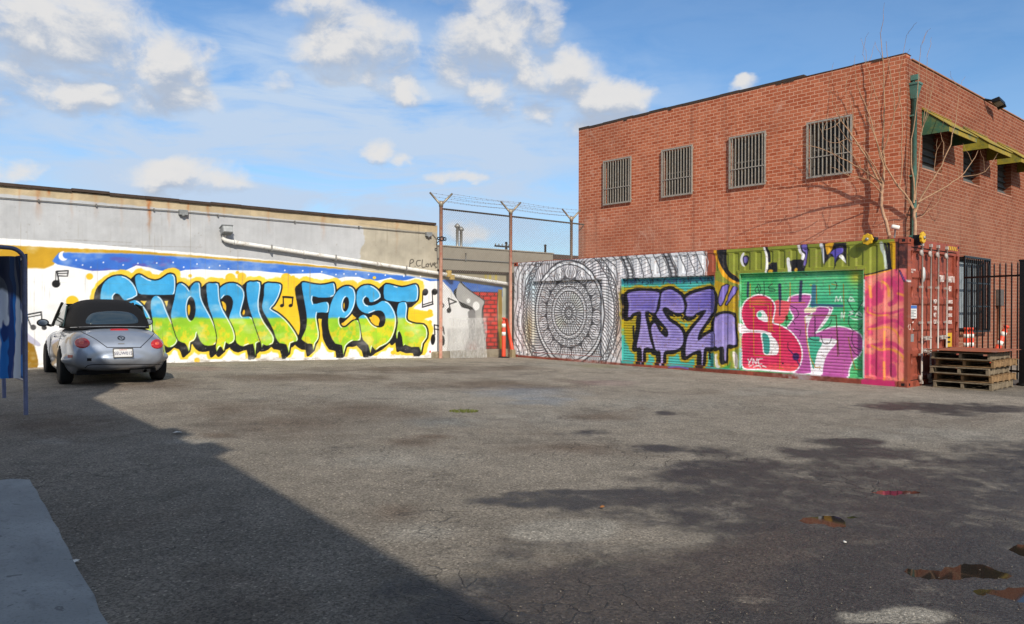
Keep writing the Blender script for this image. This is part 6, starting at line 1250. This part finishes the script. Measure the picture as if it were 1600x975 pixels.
b = MB(); groove(b, A1_([(335,462),(500,457),(705,459)]), .007); b.build('top_seal', plain('chrome_strip', (150, 152, 156), .3, .6), car, True)
mlamp, nt, lb = mat('red_lamp_glass'); lb.inputs['Base Color'].default_value = col4(lin((176, 26, 22))); lb.inputs['Roughness'].default_value = .12; lb.inputs['Coat Weight'].default_value = 1.; nt.link(nt.bump(nt.noise(nt.obj(), 60, 1, .5), .3, .004), lb.inputs['Normal'])
for cx, cy, rx, ry in ((391.5, 537, 37, 24), (747.5, 541, 30, 23)):
    tt = np.linspace(0, 2*PI, 17)[:-1]; e = A1_([(cx + rx*math.cos(t), cy + ry*math.sin(t)) for t in tt])
    tl = decal('taillight', e, mlamp, bvh, .022, 1); decal('reflector', A1_([(cx + rx*.42*math.cos(t) - 2, cy + ry*.42*math.sin(t)) for t in tt]), plain('lamp_centre', (214, 84, 56), .2, 0, .05, 6, None, 0, .5, 0, 1.), bvh, .026, 1, tl, 4)
decal('brake_light', A1_([(525,470),(568,469),(610,470),(611,475),(568,476),(525,476)]), plain('brake_red', (178, 34, 40), .3), bvh, .008, 1)
pl = decal('license_plate', A1_([(538,566),(632,564),(633,606),(539,608)]), plain('plate_white', (206, 204, 200), .35, 0, .04), bvh, .03, 1)
fr = MB(); 
hp = hit(*A1_([(585, 586)])[0], bvh); n_ = hp[1]; pc = hp[0] + n_*.034
PM = frame_M(tuple(pc), (1, 0, 0), tuple((Vector((0,0,1)) - n_*n_.z).normalized()))
for (x0, x1, y0, y1) in ((-.158,.158,.072,.086), (-.158,.158,-.086,-.072), (-.158,-.145,-.0719,.0719), (.145,.158,-.0719,.0719)): fr.box((x0, y0, -.006), (x1, y1, .006), PM)
fr.build('plate_frame', plain('plate_frame', (70, 66, 60), .4, .4), pl, True)
def ctext(s, size, M, m, parent, sq=1.): 
    o = text_mesh('lettering', s, size, Matrix(), m, None or car, sq, .001, 'CENTER'); o.data.transform(Matrix.Translation(Vector(root_of(car)['o'])) ); o.data.transform(M); o.parent = parent; return o
ctext('5EUW015', .082, PM @ Matrix.Translation((0, -.034, .004)), plain('plate_blue', (40, 44, 92), .5), pl, .82); ctext('California', .03, PM @ Matrix.Translation((0, .046, .004)), plain('plate_red', (170, 50, 50), .5), pl)
# round emblem: V over W inside a ring
hp = hit(*A1_([(577, 513)])[0], bvh); n_ = hp[1]; EM = frame_M(tuple(hp[0] + n_*.004), (1, 0, 0), tuple((Vector((0,0,1)) - n_*n_.z).normalized())); eb = MB(); r = .055
eb.tube([EM @ Vector((r*math.cos(t), r*math.sin(t), .002)) for t in np.linspace(0, 2*PI, 29)], .006, 6)
for st_ in ([(-.026,.046),(0,.006),(.026,.046)], [(-.05,.02),(-.022,-.044),(0,-.008),(.022,-.044),(.05,.02)]): eb.tube([EM @ Vector((x, y_, .002)) for x, y_ in st_], .005, 5)
eb.build('emblem', plain('dark_chrome', (66, 74, 84), .25, .8), car, True)
hp = hit(*A1_([(577, 540)])[0], bvh); n_ = hp[1]; BM_ = frame_M(tuple(hp[0] + n_*.003), (1, 0, 0), tuple((Vector((0,0,1)) - n_*n_.z).normalized())); b = MB(); b.box((-.05,-.006,0), (.05,.008,.004), BM_); b.build('badge', M_['conduit'], car, True)
decal('lid_button', A1_([(414,608),(436,608),(436,622),(414,622)]), mg_, bvh, .002, 1); decal('side_marker', A1_([(322,592),(346,592),(345,606),(322,606)]), plain('marker_red', (150, 40, 36), .3), bvh, .004, 1)
rg = decal('rear_window', A1_([(408,432),(425,404),(460,390),(540,384),(610,390),(645,408),(658,432),(640,443),(540,446),(425,446)]), glass('car_glass', (40, 54, 64), .02), tbvh, .012, 3)
# side glass, mirrors, windscreen, handles
gl = glass('side_glass', (44, 58, 52), .04)
for s in (-1, 1):
    b = MB(); P = [(s*.715, -.52, 1.0), (s*.735, .92, 1.0), (s*.69, .72, 1.16), (s*.635, .50, 1.37), (s*.635, .1, 1.42), (s*.645, -.42, 1.38)]
    b.add(P + [(x - s*.02, y_, z) for x, y_, z in P], [tuple(range(6)), tuple(reversed(range(6, 12)))] + [(i, (i+1) % 6, (i+1) % 6+6, i+6) for i in range(6)]); b.build('side_window', gl, car, True)
    b = MB(); b.tube([(s*.74, .94, .99), (s*.69, .72, 1.19), (s*.62, .47, 1.43)], .028, 8); b.build('windscreen_pillar', M_['black'], car, True)
    b = MB(); M2 = Matrix.Translation((s*.93, .62, 1.05)); b.ball((0,0,0), (.105,.06,.075), 10, M2); b.tube([(s*.78, .66, .99), (s*.88, .63, 1.02)], .025, 8); mr = b.build('mirror', M_['black'], car, True)
    b = MB(); b.ball((0,-.052,0), (.08,.012,.055), 8, M2); b.build('mirror_glass', glass('mirror_glass', (120,130,140), .02), mr, True)
    b = MB(); b.box((s*.81, -.36, .80), (s*.835, -.20, .83)); b.build('door_handle', mcp, car, True, .006)
b = MB(); b.add([(-.72,.96,1.0),(.72,.96,1.0),(.60,.50,1.42),(-.60,.50,1.42)], [(0,1,2,3)]); b.build('windscreen', gl, car, True)
mty = plain('tyre_rubber', (20, 20, 20), .85); mrm = plain('alloy_rim', (120, 122, 126), .35, .7)
for s, yw in WC:
    Wm = Matrix.Translation((s*.745, yw, .325)) @ Matrix.Rotation(PI/2*s, 4, 'Y'); wh = MB(); wh.lathe([(.10,-.05),(.11,.0),(.10,.06)], Wm, 16); ho = wh.build('wheel', mty, car, True)
    b = MB(); b.lathe([(.20,-.10),(.28,-.105),(.315,-.085),(.325,-.04),(.325,.04),(.315,.085),(.28,.105),(.205,.10)], Wm, 32); b.build('tyre', mty, ho, True)
    b = MB(); b.lathe([(.205,.02),(.21,.098),(.19,.085),(.17,.055),(.05,.07),(.02,.075)], Wm, 28)
    for k in range(6): b.box((.03,-.025,.06), (.19,.025,.085), Wm @ Matrix.Rotation(k*PI/3, 4, 'Z'))
    b.build('rim', mrm, ho, True)
    b = MB(); b.box((s*.44, yw-.37, .2), (s*.56, yw+.37, .70)); b.build('wheel_well', mg_, car, True)
b = MB(); b.box((-.62, -1.75, .19), (.62, 1.8, .26)); b.box((-.70,-.8,.17), (.70,.8,.24)); b.build('underbody', mg_, car, True)
b = MB(); b.tube([(.40, -1.75, .235), (.40, -2.0, .235)], .032, 10, False); b.box((.18,-1.9,.2), (.5,-1.5,.26)); b.build('exhaust', mg_, car, True)

# ================================================================== stall frame at the far left
g0 = on_ground(38, 648); lx, ly, lz = [float(q) for q in g0]; ht = float(on_y(36, 388, ly)[2]); l2 = on_ground(20, 621)
sf = empty('banner_frame', (lx-.7, ly+.8, lz), 0, 'metal tube frame hung with blue and white striped cloth at the photo\'s edge', 'stall frame')
mt_ = plain('blue_grey_tube', (92, 96, 120), .4, .3); r = .026; rr = .16
arc = [(lx - rr + rr*math.cos(t), ly, ht - rr + rr*math.sin(t)) for t in np.linspace(0, PI/2, 8)]
b = MB(); b.tube([(lx+.015, ly-.01, lz-.02), (lx+.005, ly, lz+.9)] + arc + [(lx-1.5, ly, ht+.05)], r, 10); b.build('front_bow', mt_, sf)
b = MB(); q = [(x, y_ + (l2[1]-ly), z) for x, y_, z in arc]; b.tube([(lx+.04, float(l2[1]), float(l2[2])-.02), (lx+.02, float(l2[1]), lz+.9)] + q + [(lx-1.5, float(l2[1]), ht+.05)], r, 10); b.build('rear_bow', mt_, sf)
b = MB()
for z in (ht-.12, lz+.42): b.tube([(lx, ly, z), (lx, float(l2[1]), z)], .018, 8)
b.tube([(lx-.5, ly, ht+.015), (lx-.5, float(l2[1]), ht+.015)], .02, 8); b.build('cross_tube', mt_, sf)
mb2, nt, bb = mat('striped_cloth'); v = nt.obj(); sp = nt.new('ShaderNodeSeparateXYZ'); nt.link(v, sp.inputs[0])
wv = nt.noise(nt.vmath('MULTIPLY', v, (1, 1, .5)), 2.2, 3, .5); u = nt.math('ADD', nt.math('ADD', nt.math('MULTIPLY', sp.outputs[0], 1.), nt.math('MULTIPLY', sp.outputs[1], .55)), nt.math('MULTIPLY', wv, .30))
s1 = nt.math('SINE', nt.math('MULTIPLY', u, 36)); s2 = nt.math('SINE', nt.math('MULTIPLY_ADD', u, 37, nt.math('MULTIPLY', sp.outputs[2], 3.)))
c = nt.mix(nt.ramp(s1, -.2, .1), lin((44,126,206)), lin((226,230,236))); c = nt.mix(nt.math('MULTIPLY', nt.ramp(s2, .3, .5), .9), c, lin((36,58,120))); up_ = nt.ramp(nt.math('ADD', sp.outputs[2], nt.math('MULTIPLY', wv, .7)), 1.72, 1.8)
c = nt.mix(nt.math('MULTIPLY', up_, .9), c, lin((24,30,48))); nt.link(c, bb.inputs['Base Color']); bb.inputs['Roughness'].default_value = .8
X, Z = np.meshgrid(np.linspace(lx-1.5, lx-.03, 60), np.linspace(lz+.43, ht-.10, 40)); P = np.stack([X, ly + .06 + .035*np.sin(X*17 + Z) + .03*np.sin(X*31), Z + .02*np.sin(X*9)*(Z < lz+.6)], -1); grid_mesh('front_cloth', P, mb2, sf, smooth=True)
Y, Z = np.meshgrid(np.linspace(ly+.05, float(l2[1])-.03, 60), np.linspace(lz+.40, ht-.06, 40)); k = (Z - lz - .4)/(ht - lz - .46); P = np.stack([lx + .03 + .05*(1-k)*np.abs(np.sin((Y-ly)*2.0)) + .02*np.sin(Y*14), Y, Z], -1); grid_mesh('side_cloth', P, mb2, sf, smooth=True)

# ================================================================== the neighbour whose shade lies over the yard, beside and behind the camera
nb = empty('neighbour_building', (-5, -4, 0), 0, 'pale neighbouring building along the pavement whose shadow falls on the yard', 'building')
mn = plain('neighbour_stucco', (168, 162, 150), .9, 0, .1, 1.); face = [(-2.4, -16), (-1.58, -5.3), (-1.18, -.3), (-1.10, 4.3)]
def slabby(name, poly, z0, z1, m): 
    b = MB(); k = len(poly); b.add([(x, y_, z0) for x, y_ in poly] + [(x, y_, z1) for x, y_ in poly], [tuple(reversed(range(k))), tuple(range(k, 2*k))] + [(i, (i+1) % k, (i+1) % k+k, i+k) for i in range(k)]); return b.build(name, m, nb)
slabby('wall', face[::1] + [(-9, 4.3), (-9, -16)], -.2, 6.0, mn); slabby('tall_wall', [(-1.10, 4.303), (-1.10, 8.), (-9, 8.), (-9, 4.303)], -.2, 7.16, mn)
for y_, h in ((-.35, .13), (.75, .11)): b = MB(); b.box((-1.45, y_-.2, 6.002), (-1.14, y_+.2, 6+h)); b.box((-1.5, y_-.26, 6+h), (-1.10, y_+.26, 6.06+h)); b.build('roof_vent', M_['grey'], nb)
b = MB(); b.box((-1.16, -3, 2.6), (-1.10, -2, 4), ) ; bpy.context.view_layer.update()
# ================================================================== small things on the asphalt
mgrass = plain('moss_green', (92, 98, 40), .95, 0, .4, 20); b = MB(); o = on_ground(725, 643); rnd = random.Random(3)
for _ in range(340):
    a = rnd.uniform(0, 2*PI); q = math.sqrt(rnd.random()); x = o[0] + q*(math.cos(a)*.16 + math.sin(a)*.10); y_ = o[1] + q*(-math.cos(a)*.14 + math.sin(a)*.10); z = float(ground_z(x, y_)); h = rnd.uniform(.01, .035); d = rnd.uniform(0, PI); w = .006
    b.add([(x - w*math.cos(d), y_ - w*math.sin(d), z), (x + w*math.cos(d), y_ + w*math.sin(d), z), (x + rnd.uniform(-.015,.015), y_ + rnd.uniform(-.015,.015), z+h)], [(0,1,2)])
tag(b.build('grass', mgrass), kind='stuff')
mleaf = plain('dry_leaf', (170, 112, 60), .8, 0, .3); mleaf2 = plain('paper_scrap', (206, 202, 192), .8)
for i, (px, py, s, m_, lb, nm, ct_) in enumerate(((941, 795, .026, mleaf, 'curled orange-brown dead leaf on the dark damp asphalt', 'dead_leaf', 'leaf'), (1320, 850, .016, mleaf2, 'tiny pale paper scrap on the damp asphalt beside the puddles', 'paper_scrap', 'litter'), (112, 883, .045, mleaf2, 'crumpled white paper scrap at the pavement edge', 'paper_scrap', 'litter'), (278, 678, .05, mleaf2, 'white paper scrap near the edge of the building\'s shadow', 'paper_scrap', 'litter'))):
    o = on_ground(px, py); X, Y = np.meshgrid(np.linspace(-s, s, 6), np.linspace(-s*.6, s*.6, 5)); Zz = .012 + o[2] + s*.5*fbm(X/s*1.3 + i*7, Y/s*1.3, i, 2); keep_ = np.ones((4, 5), bool); keep_[0, 0] = keep_[-1, -1] = keep_[0, -1] = False
    ob = grid_mesh(nm, np.stack([o[0] + X*.8 - Y*.6, o[1] + X*.6 + Y*.8, Zz], -1), m_, None, mask=keep_, smooth=True); sd = ob.modifiers.new('t', 'SOLIDIFY'); sd.thickness = .003; tag(ob, lb, ct_)
# loose grit gathered along the foot of walls and over the yard
b = MB(); rnd = random.Random(11)
for _ in range(700):
    r_ = rnd.random()
    if r_ < .3: x = rnd.uniform(4.5, 15.2); y_ = WY - .25 - abs(rnd.gauss(0, .35))
    elif r_ < .5: y_ = rnd.uniform(6, 17); x = CX - .02 - abs(rnd.gauss(0, .3))
    else: q = on_ground(rnd.uniform(150, 1600), 975 - 330*rnd.random()**2); x, y_ = q[0], q[1]
    z = float(ground_z(x, y_)); s = rnd.uniform(.003, .007)*(1.6 if r_ < .5 else 1.); 
    vs = [(x + s*rnd.uniform(.6,1.2)*dx, y_ + s*rnd.uniform(.6,1.2)*dy, z + .006 + s*.7*dz) for dx, dy, dz in ((1,0,0),(-1,0,0),(0,1,0),(0,-1,0),(0,0,1),(0,0,-1))]
    b.add(vs, [(0,2,4),(2,1,4),(1,3,4),(3,0,4),(2,0,5),(1,2,5),(3,1,5),(0,3,5)])
tag(b.build('gravel', plain('loose_grit', (112, 104, 94), .9, 0, .4, 40)), kind='stuff')
